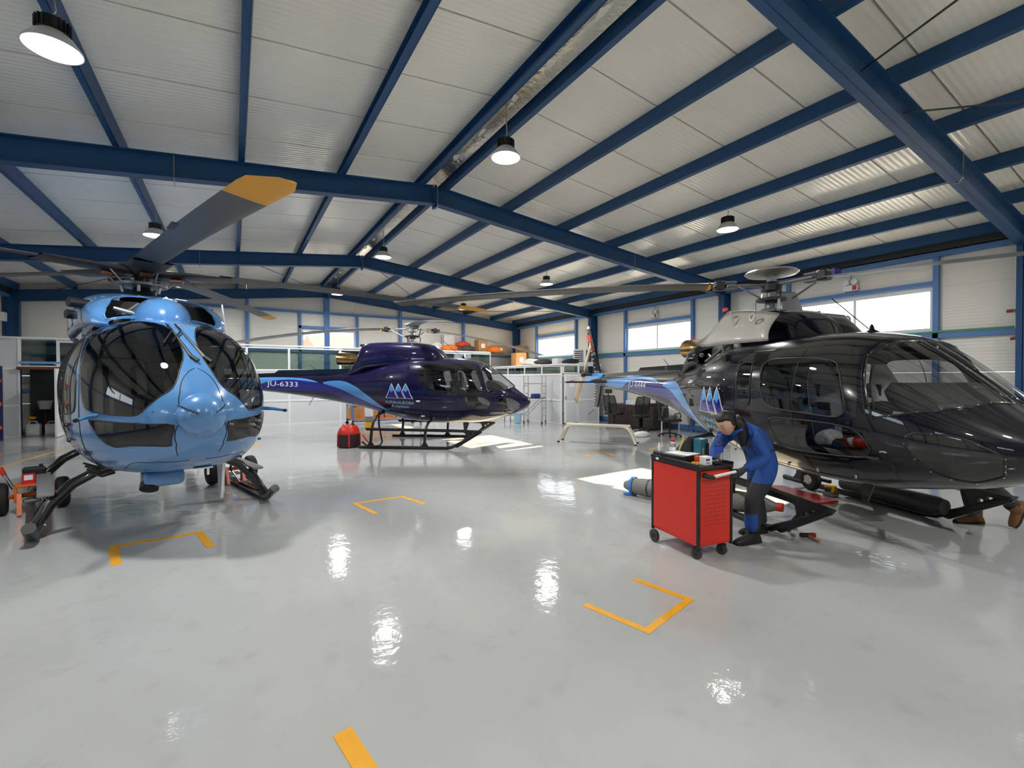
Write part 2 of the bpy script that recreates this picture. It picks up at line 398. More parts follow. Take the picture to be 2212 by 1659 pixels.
# ---- diagonal brace rods under the roof
def rod(a, b, lab): return tag(MB().cyl(a, b, .011, n=6).obj('brace_rod', M_DGREY), lab, 'brace rod', 'roof bracing')
zc = lambda x: rafz(x)+.2
rod((6.6, 2.25, zc(6.6)), (11.5, -3.5, zc(11.5)), 'thin dark brace rod crossing the top right corner, falling away rightwards')
rod((5.6, 2.25, zc(5.6)), (RX+.3, -3.5, zc(RX)), 'thin dark brace rod behind the nearest frame, running to the ridge')
rod((-5.0, 19.2, zc(-5.0)), (-.5, 13.75, zc(-.5)), 'thin brace rod under the roof at the back left corner')
rod((.2, 13.75, zc(.2)), (RX-.2, 19.2, zc(RX)), 'thin brace rod near the back left of the ridge')
rod((RX+.2, 13.75, zc(RX)), (7.5, 19.2, zc(7.5)), 'thin brace rod near the back right of the ridge')
rod((11.4, 13.75, zc(11.4)), (7.6, 19.2, zc(7.6)), 'thin brace rod under the roof at the back right corner')

# ---- high bay lamps
M_LENS = mat('lamp_lens', (1, 1, 1, 1), .5, emit=(1.0, .985, .95, 1), emit_s=9.0)
M_SHADE = mat('lamp_reflector', srgb(196, 198, 200), .3, noise=.03)
lnames = {(0, 0): 'round white high bay lamp nearest, at the top left corner', (1, 0): 'round white high bay lamp near the ridge, large, top centre',
 (2, 0): 'round white high bay lamp above the black helicopter rotor', (0, 1): 'round white high bay lamp beside the yellow tipped blade',
 (1, 1): 'round white high bay lamp at the ridge in the middle bay', (2, 1): 'round white high bay lamp right of the middle navy helicopter mast',
 (0, 2): 'round white high bay lamp small, behind the light blue helicopter mast', (1, 2): 'round white high bay lamp small, at the ridge near the back wall',
 (2, 2): 'round white high bay lamp small, in the far right bay'}
LP = []
for j, y in enumerate((5.1, 10.75, 16.3, -1.6)):  # last row is added, unseen behind the viewpoint, to brighten the near floor
    for i, (x, z) in enumerate(((-1.22, 4.38), (3.02, 4.56), (7.72, 4.42))):
        t = thing('high_bay_lamp', lnames.get((i, j)) or 'added round white high bay lamp, unseen behind the viewpoint, %s' % ('left side', 'at the ridge', 'right side')[i], 'lamp', (x, y, z), group='high bay lamps')
        MB().lathe([(.085, .16), (.10, .15), (.10, .06), (.085, .05)], n=20).obj('heat_sink', M_BLACK, t, smooth=30)
        for q in range(20):
            a = 2*PI*q/20
            inst('fin', 'lampfin', lambda: MB().box((.103, 0, .105), (.02, .006, .09)), M_BLACK, t, rot=(0, 0, a)) if j < 1 else None
        MB().lathe([(.09, .055), (.13, .02), (.185, -.055), (.19, -.075), (.183, -.075), (.175, -.055), (.12, .01), (.08, .03)], n=28, cap=False).obj('reflector', M_SHADE, t, smooth=40)
        MB().lathe([(.18, -.062), (.12, -.066), (.0005, -.068)], n=28).obj('lens', M_LENS, t, smooth=180)
        top = rafz(x)+.34-z
        MB().tube([(0, 0, .15), (0, 0, .2), (.02, 0, .24), (0, 0, top)], .008, n=6).obj('hanger', M_STEEL, t)
        ld = bpy.data.lights.new('lamp_light', 'AREA'); ld.shape = 'DISK'; ld.size = .33; ld.energy = LAMP_W; ld.color = (1, .985, .955)
        ld.spread = math.radians(178)
        lo = bpy.data.objects.new('lamp_light', ld); COL.objects.link(lo); lo.parent = t; lo.location = (0, 0, -.08)

# ---- outside
M_ROOFT = mat('red_roof_tiles', srgb(190, 90, 70), .7, noise=.1); M_HOUSE = mat('house_render', srgb(225, 205, 190), .8)
gr = MB().box((20, 25, -.35), (300, 300, .5)).obj('ground', mat('outside_paving', srgb(206, 202, 192), .9, noise=.1)); gr['kind'] = 'structure'
gr['label'] = 'pale paved ground outside the hangar'
def house(x, y, w_, d_, h, rise, rz, lab):
    t = thing('house', lab, 'house', (x, y, -.1), rz)
    MB().box((0, 0, h/2), (w_, d_, h)).obj('house_wall', M_HOUSE, t)
    MB().prism([(-d_/2-.4, h), (d_/2+.4, h), (0, h+rise)], -w_/2-.4, w_/2+.4, plane='yz').obj('roof', M_ROOFT, t)
    MB().box((w_*.2, d_*.15, h+rise*.8), (.6, .6, 1.4)).obj('chimney', M_HOUSE, t)
house(11.4, 64, 6, 7, 5.6, 1.75, .1, 'red roofed house seen through the back gable window')
house(57.5, 70, 4, 4.4, 4.6, 1.6, .75, 'small red gabled house seen through the far right window, nearest the post')
house(64.6, 70, 4, 4.4, 4.6, 1.5, .75, 'small red gabled house in the middle of the far right window')
house(70.4, 68, 4, 4.0, 4.5, 1.4, .75, 'small red gabled house at the right edge of the far right window')
# ================================================================== lofted bodies with cut-in windows and painted areas
def pchip(tab):
    """tab: list of (x, ...) rows sorted by x -> function x -> tuple"""
    tab = sorted(tab); xs = [r[0] for r in tab]; k = len(tab[0])-1; n = len(xs); sl = []
    for c in range(1, k+1):
        ys = [r[c] for r in tab]; h = [xs[i+1]-xs[i] for i in range(n-1)]; d = [(ys[i+1]-ys[i])/h[i] for i in range(n-1)]
        m = [d[0]]+[0 if d[i-1]*d[i] <= 0 else (h[i-1]+h[i])*3/((2*h[i]+h[i-1])/d[i-1]+(h[i]+2*h[i-1])/d[i]) for i in range(1, n-1)]+[d[-1]]
        sl.append((ys, m))
    def f(x):
        x = min(max(x, xs[0]), xs[-1]); i = 0
        while i < n-2 and x > xs[i+1]: i += 1
        h = xs[i+1]-xs[i]; t = (x-xs[i])/h; o = []
        for ys, m in sl:
            o.append((2*t**3-3*t*t+1)*ys[i]+(t**3-2*t*t+t)*h*m[i]+(-2*t**3+3*t*t)*ys[i+1]+(t**3-t*t)*h*m[i+1])
        return o
    return f
class Loft:
    """body of superellipse sections: rows (x, ztop, zbot, halfwidth, zmid, exponent); front end at max x. A half is (s, v): s 0 at the front
    end, v -pi/2 (keel) .. pi/2 (top)"""
    def __init__(s, rows, blunt=True):
        s.f = pchip([r if len(r) > 6 else (*r, r[5]) for r in rows]); s.x1 = max(r[0] for r in rows); s.x0 = min(r[0] for r in rows); s.blunt = blunt
    def x_of(s, t): return s.x1-(s.x1-s.x0)*(t*t if s.blunt else t)
    def s_of(s, x):
        q = max(0., (s.x1-x)/(s.x1-s.x0)); return math.sqrt(q) if s.blunt else q
    def pt(s, t, v, side=-1, off=0.0):
        zt, zb, w_, zm, n, nb = s.f(s.x_of(t)); c, q = math.cos(v), math.sin(v); e = 2/(n if v >= 0 else nb)
        c = max(c, 0.0)
        y = w_*(c**e); z = zm+(zt-zm)*(q**e) if q >= 0 else zm-(zm-zb)*((-q)**e)
        p = Vector((s.x_of(t), side*y, z))
        if off: p = p+s.nrm(t, v, side)*off
        return p
    def nrm(s, t, v, side=-1):
        h = 2e-3
        t0, t1 = max(t-h, 1e-4), min(t+h, 1); v0, v1 = max(v-h*2, -PI/2+1e-4), min(v+h*2, PI/2-1e-4)
        a = s.pt(t1, v, side)-s.pt(t0, v, side); b = s.pt(t, v1, side)-s.pt(t, v0, side)
        n = a.cross(b)
        if side < 0: n = -n
        if n.length < 1e-12: return Vector((1, 0, 0))
        n.normalize(); return n
    def v_of(s, x, z):
        zt, zb, w_, zm, n, nb = s.f(x)
        if z >= zm: return math.asin(min(1, max(0, (z-zm)/max(1e-6, zt-zm)))**(n/2))
        return -math.asin(min(1, max(0, (zm-z)/max(1e-6, zm-zb)))**(nb/2))
    def v_y(s, x, y, top=True):
        zt, zb, w_, zm, n, nb = s.f(x); v = math.acos(min(1, abs(y)/max(1e-6, w_))**((n if top else nb)/2)); return v if top else -v
    def uv(s, P):
        """P: (x, z) or ('y', x, y) or ('v', x, v)"""
        if P[0] == 'y': return Vector((s.s_of(P[1]), s.v_y(P[1], P[2])))
        if P[0] == 'yb': return Vector((s.s_of(P[1]), s.v_y(P[1], P[2], False)))
        if P[0] == 'v': return Vector((s.s_of(P[1]), P[2]))
        return Vector((s.s_of(P[0]), s.v_of(*P)))
    def ring(s, poly, rnd=0.0):
        """densified uv outline; rnd rounds the corners (Chaikin steps)"""
        P = [s.uv(p) for p in poly]
        for it in range(int(rnd)):
            Q = []; k = .13 if it == 0 and rnd > 1 else .25
            for a, b in zip(P, P[1:]+P[:1]): Q += [a*(1-k)+b*k, a*k+b*(1-k)]
            P = Q
        D = []
        for a, b in zip(P, P[1:]+P[:1]):
            d = math.hypot((b.x-a.x)*4, b.y-a.y); k = max(1, int(d/.05))
            D += [a+(b-a)*(i/k) for i in range(k)]
        return D
def inpoly(p, R):
    c = False; n = len(R); j = n-1
    for i in range(n):
        a, b = R[i], R[j]
        if (a.y > p.y) != (b.y > p.y) and p.x < (b.x-a.x)*(p.y-a.y)/(b.y-a.y)+a.x: c = not c
        j = i
    return c
def _near(p, segs, d):
    for a, b in segs:
        if min(a.x, b.x)-d > p.x or max(a.x, b.x)+d < p.x or min(a.y, b.y)-d > p.y or max(a.y, b.y)+d < p.y: continue
        ab = b-a; t = max(0, min(1, (p-a).dot(ab)/max(1e-12, ab.length_squared)))
        if (p-a-ab*t).length < d: return True
    return False
SC = 4.0                                                # s is stretched in the flat domain
def skin(L, rings, ns, nv, s0=.015, s1=1.0, v0=-PI/2, v1=PI/2):
    """triangulate a half; returns uv points and triangles by region (-1 = skin, k = ring k)"""
    R = [[Vector((p.x*SC, p.y)) for p in r] for r in rings]
    pts, edges = [], []
    segs = [(a, b) for r in R for a, b in zip(r, r[1:]+r[:1])]
    for i in range(ns+1):
        for j in range(nv+1):
            p = Vector(((s0+(s1-s0)*i/ns)*SC, v0+(v1-v0)*j/nv))
            if 0 < i < ns and 0 < j < nv and _near(p, segs, .018): continue
            pts.append(p)
    for r in R:
        b = len(pts); k = len(r); pts += r; edges += [(b+i, b+(i+1) % k) for i in range(k)]
    V, E, F, _, _, _ = delaunay_2d_cdt(pts, edges, [], 0, 1e-5)
    reg = {}
    bb = [(min(p.x for p in r), max(p.x for p in r), min(p.y for p in r), max(p.y for p in r)) for r in R]
    for f in F:
        c = (V[f[0]]+V[f[1]]+V[f[2]])/3; k = -1
        for i, r in enumerate(R):
            q = bb[i]
            if q[0] <= c.x <= q[1] and q[2] <= c.y <= q[3] and inpoly(c, r): k = i
        reg.setdefault(k, []).append(f)
    return [Vector((p.x/SC, p.y)) for p in V], reg
def mesh_from(L, UV, tris, name, m, parent, sides=(-1,), off=0.0):
    verts, nor, faces = [], [], []
    for side in sides:
        mp = {}
        for t in tris:
            f = []
            for i in t:
                if i not in mp:
                    mp[i] = len(verts); p = UV[i]; n = L.nrm(max(p.x, .004), max(-PI/2+.003, min(PI/2-.003, p.y)), side)
                    if abs(abs(p.y)-PI/2) < 1e-3: n = Vector((n.x, 0, n.z)).normalized()
                    verts.append(L.pt(p.x, p.y, side)+n*off); nor.append(n)
                f.append(mp[i])
            a, b, c = (verts[i] for i in f); g = (b-a).cross(c-a)
            if g.length < 1e-10: continue
            if g.dot(nor[f[0]]+nor[f[1]]+nor[f[2]]) < 0: f = f[::-1]
            faces.append(f)
    me = bpy.data.meshes.new(name); me.from_pydata(verts, [], faces); me.materials.append(m)
    me.polygons.foreach_set('use_smooth', [True]*len(me.polygons)); me.update()
    me.normals_split_custom_set_from_vertices([n[:] for n in nor])
    o = bpy.data.objects.new(name, me); COL.objects.link(o); o.parent = parent
    return o
def patch(L, ring, name, m, parent, side=-1, off=.003, step=.05):
    """painted area lying on a body"""
    R = [Vector((p.x*SC, p.y)) for p in ring]; pts = list(R); k = len(R)
    x0, x1 = min(p.x for p in R), max(p.x for p in R); y0, y1 = min(p.y for p in R), max(p.y for p in R)
    segs = list(zip(R, R[1:]+R[:1])); a = x0+step*.37
    while a < x1:
        b = y0+step*.41
        while b < y1:
            p = Vector((a, b))
            if inpoly(p, R) and not _near(p, segs, step*.4): pts.append(p)
            b += step
        a += step
    V, E, F, _, _, _ = delaunay_2d_cdt(pts, [(i, (i+1) % k) for i in range(k)], [], 0, 1e-5)
    T = [f for f in F if inpoly((V[f[0]]+V[f[1]]+V[f[2]])/3, R)]
    return mesh_from(L, [Vector((p.x/SC, p.y)) for p in V], T, name, m, parent, (side,), off)
def seal(L, ring, name, m, parent, side=-1, r=.008, off=.002, n=5):
    return MB().tube([L.pt(p.x, p.y, side, off) for p in ring], r, n=n, closed=True).obj(name, m, parent, smooth=180)
def line_on(L, pts, name, m, parent, side=-1, r=.004, off=.001):
    P = [L.uv(p) for p in pts]; D = []
    for a, b in zip(P, P[1:]):
        k = max(1, int(math.hypot((b.x-a.x)*4, b.y-a.y)/.04)); D += [a+(b-a)*(i/k) for i in range(k)]
    D.append(P[-1])
    return MB().tube([L.pt(p.x, p.y, side, off) for p in D], r, n=4).obj(name, m, parent, smooth=180)
def text_mesh(body, size):
    cu = bpy.data.curves.new('t', 'FONT'); cu.body = body; cu.size = size; cu.resolution_u = 4
    o = bpy.data.objects.new('t', cu); COL.objects.link(o)
    dg = bpy.context.evaluated_depsgraph_get(); me = bpy.data.meshes.new_from_object(o.evaluated_get(dg))
    bm = bmesh.new(); bm.from_mesh(me); bpy.data.objects.remove(o); bpy.data.curves.remove(cu); bpy.data.meshes.remove(me)
    return bm
def text_on(L, body, x0, z0, x1, z1, name, m, parent, side=-1, off=.004, slope=0.0, taper=None):
    """lettering in the box x0..x1, z0..z1 on the side of a body (reads towards +x on the -y side)"""
    bm = text_mesh(body, 1.0); xs = [v.co.x for v in bm.verts]; ys = [v.co.y for v in bm.verts]
    ax, bx, ay, by = min(xs), max(xs), min(ys), max(ys)
    for k in range(1, 6):
        bmesh.ops.bisect_plane(bm, geom=bm.verts[:]+bm.edges[:]+bm.faces[:], plane_co=(0, ay+(by-ay)*k/6, 0), plane_no=(0, 1, 0))
    for v in bm.verts:
        u = (v.co.x-ax)/(bx-ax); h = (v.co.y-ay)/(by-ay)
        x = x0+(x1-x0)*u if side < 0 else x1-(x1-x0)*u
        z = z0+(z1-z0)*h+slope*(x-x0)
        p = L.uv((x, z)); v.co = L.pt(p.x, p.y, side, off)
    bmesh.ops.recalc_face_normals(bm, faces=bm.faces)
    me = bpy.data.meshes.new(name); bm.to_mesh(me); bm.free(); me.materials.append(m)
    o = bpy.data.objects.new(name, me); COL.objects.link(o); o.parent = parent
    return o
def text_flat(body, size, name, m, parent, loc, rot, thick=.001, align=None):
    bm = text_mesh(body, size); me = bpy.data.meshes.new(name); bm.to_mesh(me); bm.free(); me.materials.append(m)
    o = bpy.data.objects.new(name, me); COL.objects.link(o); o.parent = parent; o.location = loc; o.rotation_euler = rot
    return o
def blade(root, tip, chord, drop, m, parent, name='rotor_blade', ang=0.0, z=0.0, tilt=0.0, pitch=.06, thick=.03, taper=None, twist=0.0, tipmat=None, tiplen=.5, n=14):
    """rotor blade at angle ang about the mast axis (local frame of the helicopter), drooping towards its tip"""
    def sect(r):
        q = (r-root)/(tip-root); c = chord*(taper(q) if taper else 1.0); th = thick*(1 if q < .9 else 1-.6*(q-.9)/.1)
        zz = z-drop*q**1.7-tilt*r*math.cos(ang); p = pitch*(1-q*.6)+twist*q
        pr = [(.27*c, 0), (.22*c, th*.35), (.05*c, th*.5), (-.3*c, th*.25), (-.73*c, .002), (-.3*c, -th*.2), (.05*c, -th*.35), (.22*c, -th*.3)]
        o = []
        for a, b in pr:
            a2, b2 = a*math.cos(p)-b*math.sin(p), a*math.sin(p)+b*math.cos(p)
            o.append(Vector((r*math.cos(ang)-a2*math.sin(ang), r*math.sin(ang)+a2*math.cos(ang), zz+b2)))
        return o
    def part(ra, rb, k, nm, mm, par):
        b = MB(); R = [[b.bm.verts.new(p) for p in sect(ra+(rb-ra)*i/k)] for i in range(k+1)]
        for A, B in zip(R, R[1:]):
            for j in range(8): b.bm.faces.new((A[j], A[(j+1) % 8], B[(j+1) % 8], B[j]))
        b.bm.faces.new(R[0][::-1]); b.bm.faces.new(R[-1])
        return b.obj(nm, mm, par, smooth=40)
    o = part(root, tip-(tiplen if tipmat else 0), n, name, m, parent)
    if tipmat: part(tip-tiplen, tip, 4, 'painted_tip', tipmat, o)
    return o

def holed_plate(out, holes, y0, y1):
    """flat plate in the xz plane with round holes (x, z, r)"""
    P = [Vector(p) for p in out]; E = [(i, (i+1) % len(P)) for i in range(len(P))]; R0 = list(P); H = []
    for x, z, r in holes:
        b = len(P); h = [Vector((x+r*math.cos(2*PI*k/10), z+r*math.sin(2*PI*k/10))) for k in range(10)]; P += h; H.append(h); E += [(b+i, b+(i+1) % 10) for i in range(10)]
    V_, E_, F_, _, _, _ = delaunay_2d_cdt(P, E, [], 0, 1e-6); b = MB()
    A = [b.bm.verts.new((v.x, y0, v.y)) for v in V_]; B = [b.bm.verts.new((v.x, y1, v.y)) for v in V_]; cnt = {}
    for f in F_:
        c = (V_[f[0]]+V_[f[1]]+V_[f[2]])/3
        if not inpoly(c, R0) or any(inpoly(c, h) for h in H): continue
        b.bm.faces.new([A[i] for i in f]); b.bm.faces.new([B[i] for i in f[::-1]])
        for i, j in zip(f, f[1:]+f[:1]):
            k = (min(i, j), max(i, j)); cnt[k] = cnt.get(k, 0)+1
    for (i, j), n in cnt.items():
        if n == 1: b.bm.faces.new((A[i], A[j], B[j], B[i]))
    return b
# ================================================================== navy single-engine helicopters
M_NAVY = mat('navy_gloss_paint', srgb(17, 13, 56), .3, coat=1.0, coat_rough=.02, noise=.05, spec=.12)
M_INK = mat('blue_black_gloss_paint', srgb(11, 9, 22), .3, coat=1.0, coat_rough=.02, noise=.05, spec=.1)
M_GBLK = mat('black_gloss_paint', srgb(9, 9, 11), .18, coat=1.0, coat_rough=.03)
M_SKYB = mat('sky_blue_livery', srgb(84, 156, 226), .25, coat=.8, noise=.03)
M_ROYAL = mat('royal_blue_livery', srgb(30, 28, 130), .25, coat=.8, noise=.05)
M_LET = mat('white_lettering', srgb(232, 234, 238), .4)
M_LETB = mat('pale_blue_lettering', srgb(150, 192, 228), .4)
M_SMOKE = glassmat('smoked_acrylic', (.82, .84, .86), .5)
M_SMOKE2 = glassmat('clear_acrylic', (.9, .92, .93), .85)
M_DBLADE = mat('grey_rotor_blade', srgb(150, 148, 144), .4, noise=.08, nscale=4)
M_DBLADE2 = mat('dark_grey_rotor_blade', srgb(78, 77, 78), .42, noise=.1, nscale=4)
M_HUB = mat('hub_grey', srgb(112, 114, 116), .42, metal=.3, noise=.12, nscale=14)
M_HUBD = mat('hub_dark', srgb(40, 41, 43), .45, metal=.3, noise=.15, nscale=14)
M_EXH = mat('heat_tinted_steel', srgb(168, 134, 86), .25, metal=1.0, noise=.25, nscale=5)
M_SEATW = mat('white_seat_shell', srgb(205, 206, 208), .4); M_SEATB = mat('black_seat_cushion', srgb(30, 30, 32), .7, noise=.1)
M_TAIL = mat('bare_composite', srgb(188, 170, 142), .45, noise=.12, nscale=8)
M_FLOAT = mat('grey_float_fabric', srgb(118, 116, 112), .6, noise=.14, nscale=7, bump=.3, bscale=25)
AS = Loft([(3.04, 1.062, 1.055, .012, 1.058, 2.0), (3.0, 1.15, .965, .15, 1.05, 2.1), (2.9, 1.24, .88, .28, 1.05, 2.2), (2.75, 1.355, .80, .42, 1.06, 2.25),
           (2.44, 1.62, .69, .62, 1.10, 2.3), (2.05, 1.925, .60, .77, 1.18, 2.4), (1.82, 2.06, .555, .835, 1.22, 2.5), (1.37, 2.14, .53, .905, 1.27, 2.7),
           (.87, 2.16, .54, .94, 1.31, 2.8), (.3, 2.165, .575, .945, 1.34, 2.7), (-.26, 2.12, .655, .87, 1.37, 2.5), (-.6, 2.05, .72, .78, 1.39, 2.4),
           (-1.04, 1.94, .86, .64, 1.40, 2.3, 2.7), (-1.5, 1.85, .955, .51, 1.40, 2.2, 2.7), (-1.9, 1.79, 1.03, .42, 1.41, 2.2, 2.6), (-2.98, 1.75, 1.20, .32, 1.47, 2.1, 2.5),
           (-4.0, 1.72, 1.31, .26, 1.51, 2.1, 2.4), (-5.5, 1.69, 1.41, .18, 1.55, 2.0), (-6.75, 1.67, 1.47, .11, 1.57, 2.0)])
CW = [(.93, 2.17, 2.02, .16, 2.08, 2.6), (.87, 2.24, 1.95, .28, 2.05, 2.8), (.74, 2.39, 1.95, .37, 2.1, 3.0), (.6, 2.48, 1.95, .42, 2.1, 3.2), (.35, 2.53, 1.95, .46, 2.1, 3.4),
      (0., 2.555, 1.95, .50, 2.1, 3.6), (-.5, 2.57, 1.9, .53, 2.1, 3.6), (-1.05, 2.555, 1.85, .51, 2.05, 3.4), (-1.2, 2.50, 1.8, .48, 2.0, 3.2), (-1.36, 2.14, 1.72, .44, 1.9, 2.8), (-1.56, 1.84, 1.66, .36, 1.75, 2.4)]
WSH = [(1.885, 1.86), (1.99, 1.55), (2.075, 1.28), (2.25, 1.325), (2.45, 1.37), (2.58, 1.405), ('y', 2.655, .045), ('y', 2.4, .045), ('y', 2.15, .045), ('y', 1.95, .045), ('y', 1.93, .25), ('y', 1.915, .45)]
CHIN = [(2.28, 1.12), (2.37, 1.185), (2.62, 1.165), (2.81, 1.04), (2.77, .88), (2.58, .785), (2.42, .85)]
WIN_A = [([(.56, 1.83), (.75, 1.865), (1.18, 1.845), (1.29, 1.39), (1.22, 1.325), (.64, 1.385)], 2), ([(1.35, 1.80), (1.47, 1.885), (1.74, 1.865), (1.96, 1.35), (1.87, 1.265), (1.53, 1.31), (1.40, 1.56)], 2),
         ([(1.51, 1.19), (1.62, 1.235), (2.02, 1.195), (2.15, 1.06), (2.06, .915), (1.66, .935), (1.55, 1.04)], 2)]
WIN_B = [([(.48, 1.80), (.56, 1.84), (.71, 1.83), (.75, 1.34), (.68, 1.31), (.52, 1.335)], 2), ([(.86, 1.80), (.97, 1.86), (1.70, 1.825), (1.88, 1.34), (1.80, 1.255), (1.0, 1.305), (.9, 1.5)], 2),
         ([(1.02, 1.175), (1.12, 1.22), (1.96, 1.185), (2.06, 1.0), (2.0, .905), (1.18, .89), (1.08, 1.02)], 2)]
LOBE1 = [(-5.3, 1.58), (-4.6, 1.63), (-3.9, 1.685), (-3.37, 1.68), (-2.8, 1.655), (-2.5, 1.60), (-2.31, 1.535), (-2.69, 1.585), (-3.14, 1.625), (-3.6, 1.605), (-3.9, 1.54), (-4.1, 1.44), (-4.6, 1.40), (-5.3, 1.44)]
LOBE2 = [(-2.29, 1.535), (-2.08, 1.585), (-1.81, 1.60), (-1.55, 1.565), (-1.28, 1.45), (-.91, 1.24), (-.62, 1.02), (-.30, .83), (-.58, .91), (-.92, 1.06), (-1.29, 1.21), (-1.55, 1.33), (-1.88, 1.43)]
ROYAL = [(-4.1, 1.43), (-3.88, 1.53), (-3.6, 1.60), (-3.14, 1.62), (-2.69, 1.58), (-2.31, 1.53), (-1.88, 1.425), (-1.55, 1.325), (-1.29, 1.205), (-.92, 1.055), (-.58, .905), (-.34, .82), (-.75, .84), (-1.1, .94), (-1.5, 1.05), (-1.75, 1.2), (-2.0, 1.30), (-2.5, 1.33), (-3.0, 1.36), (-3.6, 1.37)]
def tri_logo(L, t, side):
    bz, tz = 1.185, 1.535
    T = [[(-.40, bz), (-.235, tz), (-.06, bz-.01)], [(-.045, bz-.01), (-.135, 1.36), (-.055, tz), (.125, bz-.018)], [(.145, bz-.018), (.045, 1.36), (.13, tz), (.32, bz-.025)]]
    for k, P in enumerate(T):
        cx = sum(p[0] for p in P)/len(P); cz = sum(p[1] for p in P)/len(P)
        mx = (lambda x: x) if side < 0 else (lambda x: -.06-x)
        out = [(mx(x), z) for x, z in P]; a = patch(L, L.ring(out), 'logo_triangle', M_LET, t, side, .003, .02)
        inn = [(mx(cx+(x-cx)*.87), cz+(z-cz)*.90-.004) for x, z in P]
        patch(L, L.ring(inn), 'logo_fill', M_ROYAL, a, side, .0055, .02)
        zc_ = 1.375; apex = max(inn, key=lambda p: p[1]); xs_ = []
        for p, q in zip(inn, inn[1:]+inn[:1]):
            if (p[1]-zc_)*(q[1]-zc_) < 0: xs_.append(p[0]+(q[0]-p[0])*(zc_-p[1])/(q[1]-p[1]))
        l, r = (min(xs_), zc_), (max(xs_), zc_)
        wv = [(l[0]+(r[0]-l[0])*q/10, zc_-.045*math.sin(q*PI/10)+.014*math.sin(q*1.25+k*2)) for q in range(1, 10)]
        patch(L, L.ring([apex, l]+wv+[r]), 'logo_wave', M_SKYB, a, side, .008, .02)
    xa = (-.42, .33) if side < 0 else (-.39, .36)
    text_on(L, 'ALPHA•AURORA', xa[0], 1.055, xa[1], 1.125, 'lettering', M_LETB, t, side, slope=-.035)
    text_on(L, 'Aviation', xa[0]+.15, .955, xa[1]-.13, 1.03, 'lettering', M_LETB, t, side, slope=-.035)
def seat(t, x, y, rear=False):
    s = MB(); s.box((x, y, .98), (.46, .44, .10), bev=.03); sd = s.obj('seat', M_SEATB, t, smooth=40)
    pts = []
    for q in range(9):
        h = q/8; wd = (.175+.03*math.sin(h*PI))*(1 if h < .7 else 1-.55*((h-.7)/.3)**1.5)
        pts.append([(x-.20-.13*h+.02*math.sin(h*PI)+d, y+wd*k, 1.0+.80*h) for k, d in ((-1, .06), (-.75, 0), (0, -.02), (.75, 0), (1, .06))])
    MB().grid(pts).obj('seat_back', M_SEATW, sd, smooth=180)
    s = MB()
    for q in range(3): s.box((x-.205-.05*q, y, 1.1+.2*q), (.05, .28, .17), bev=.02, rot=Matrix.Rotation(-.16, 4, 'Y'))
    s.obj('seat_cushion', M_SEATB, sd, smooth=40)
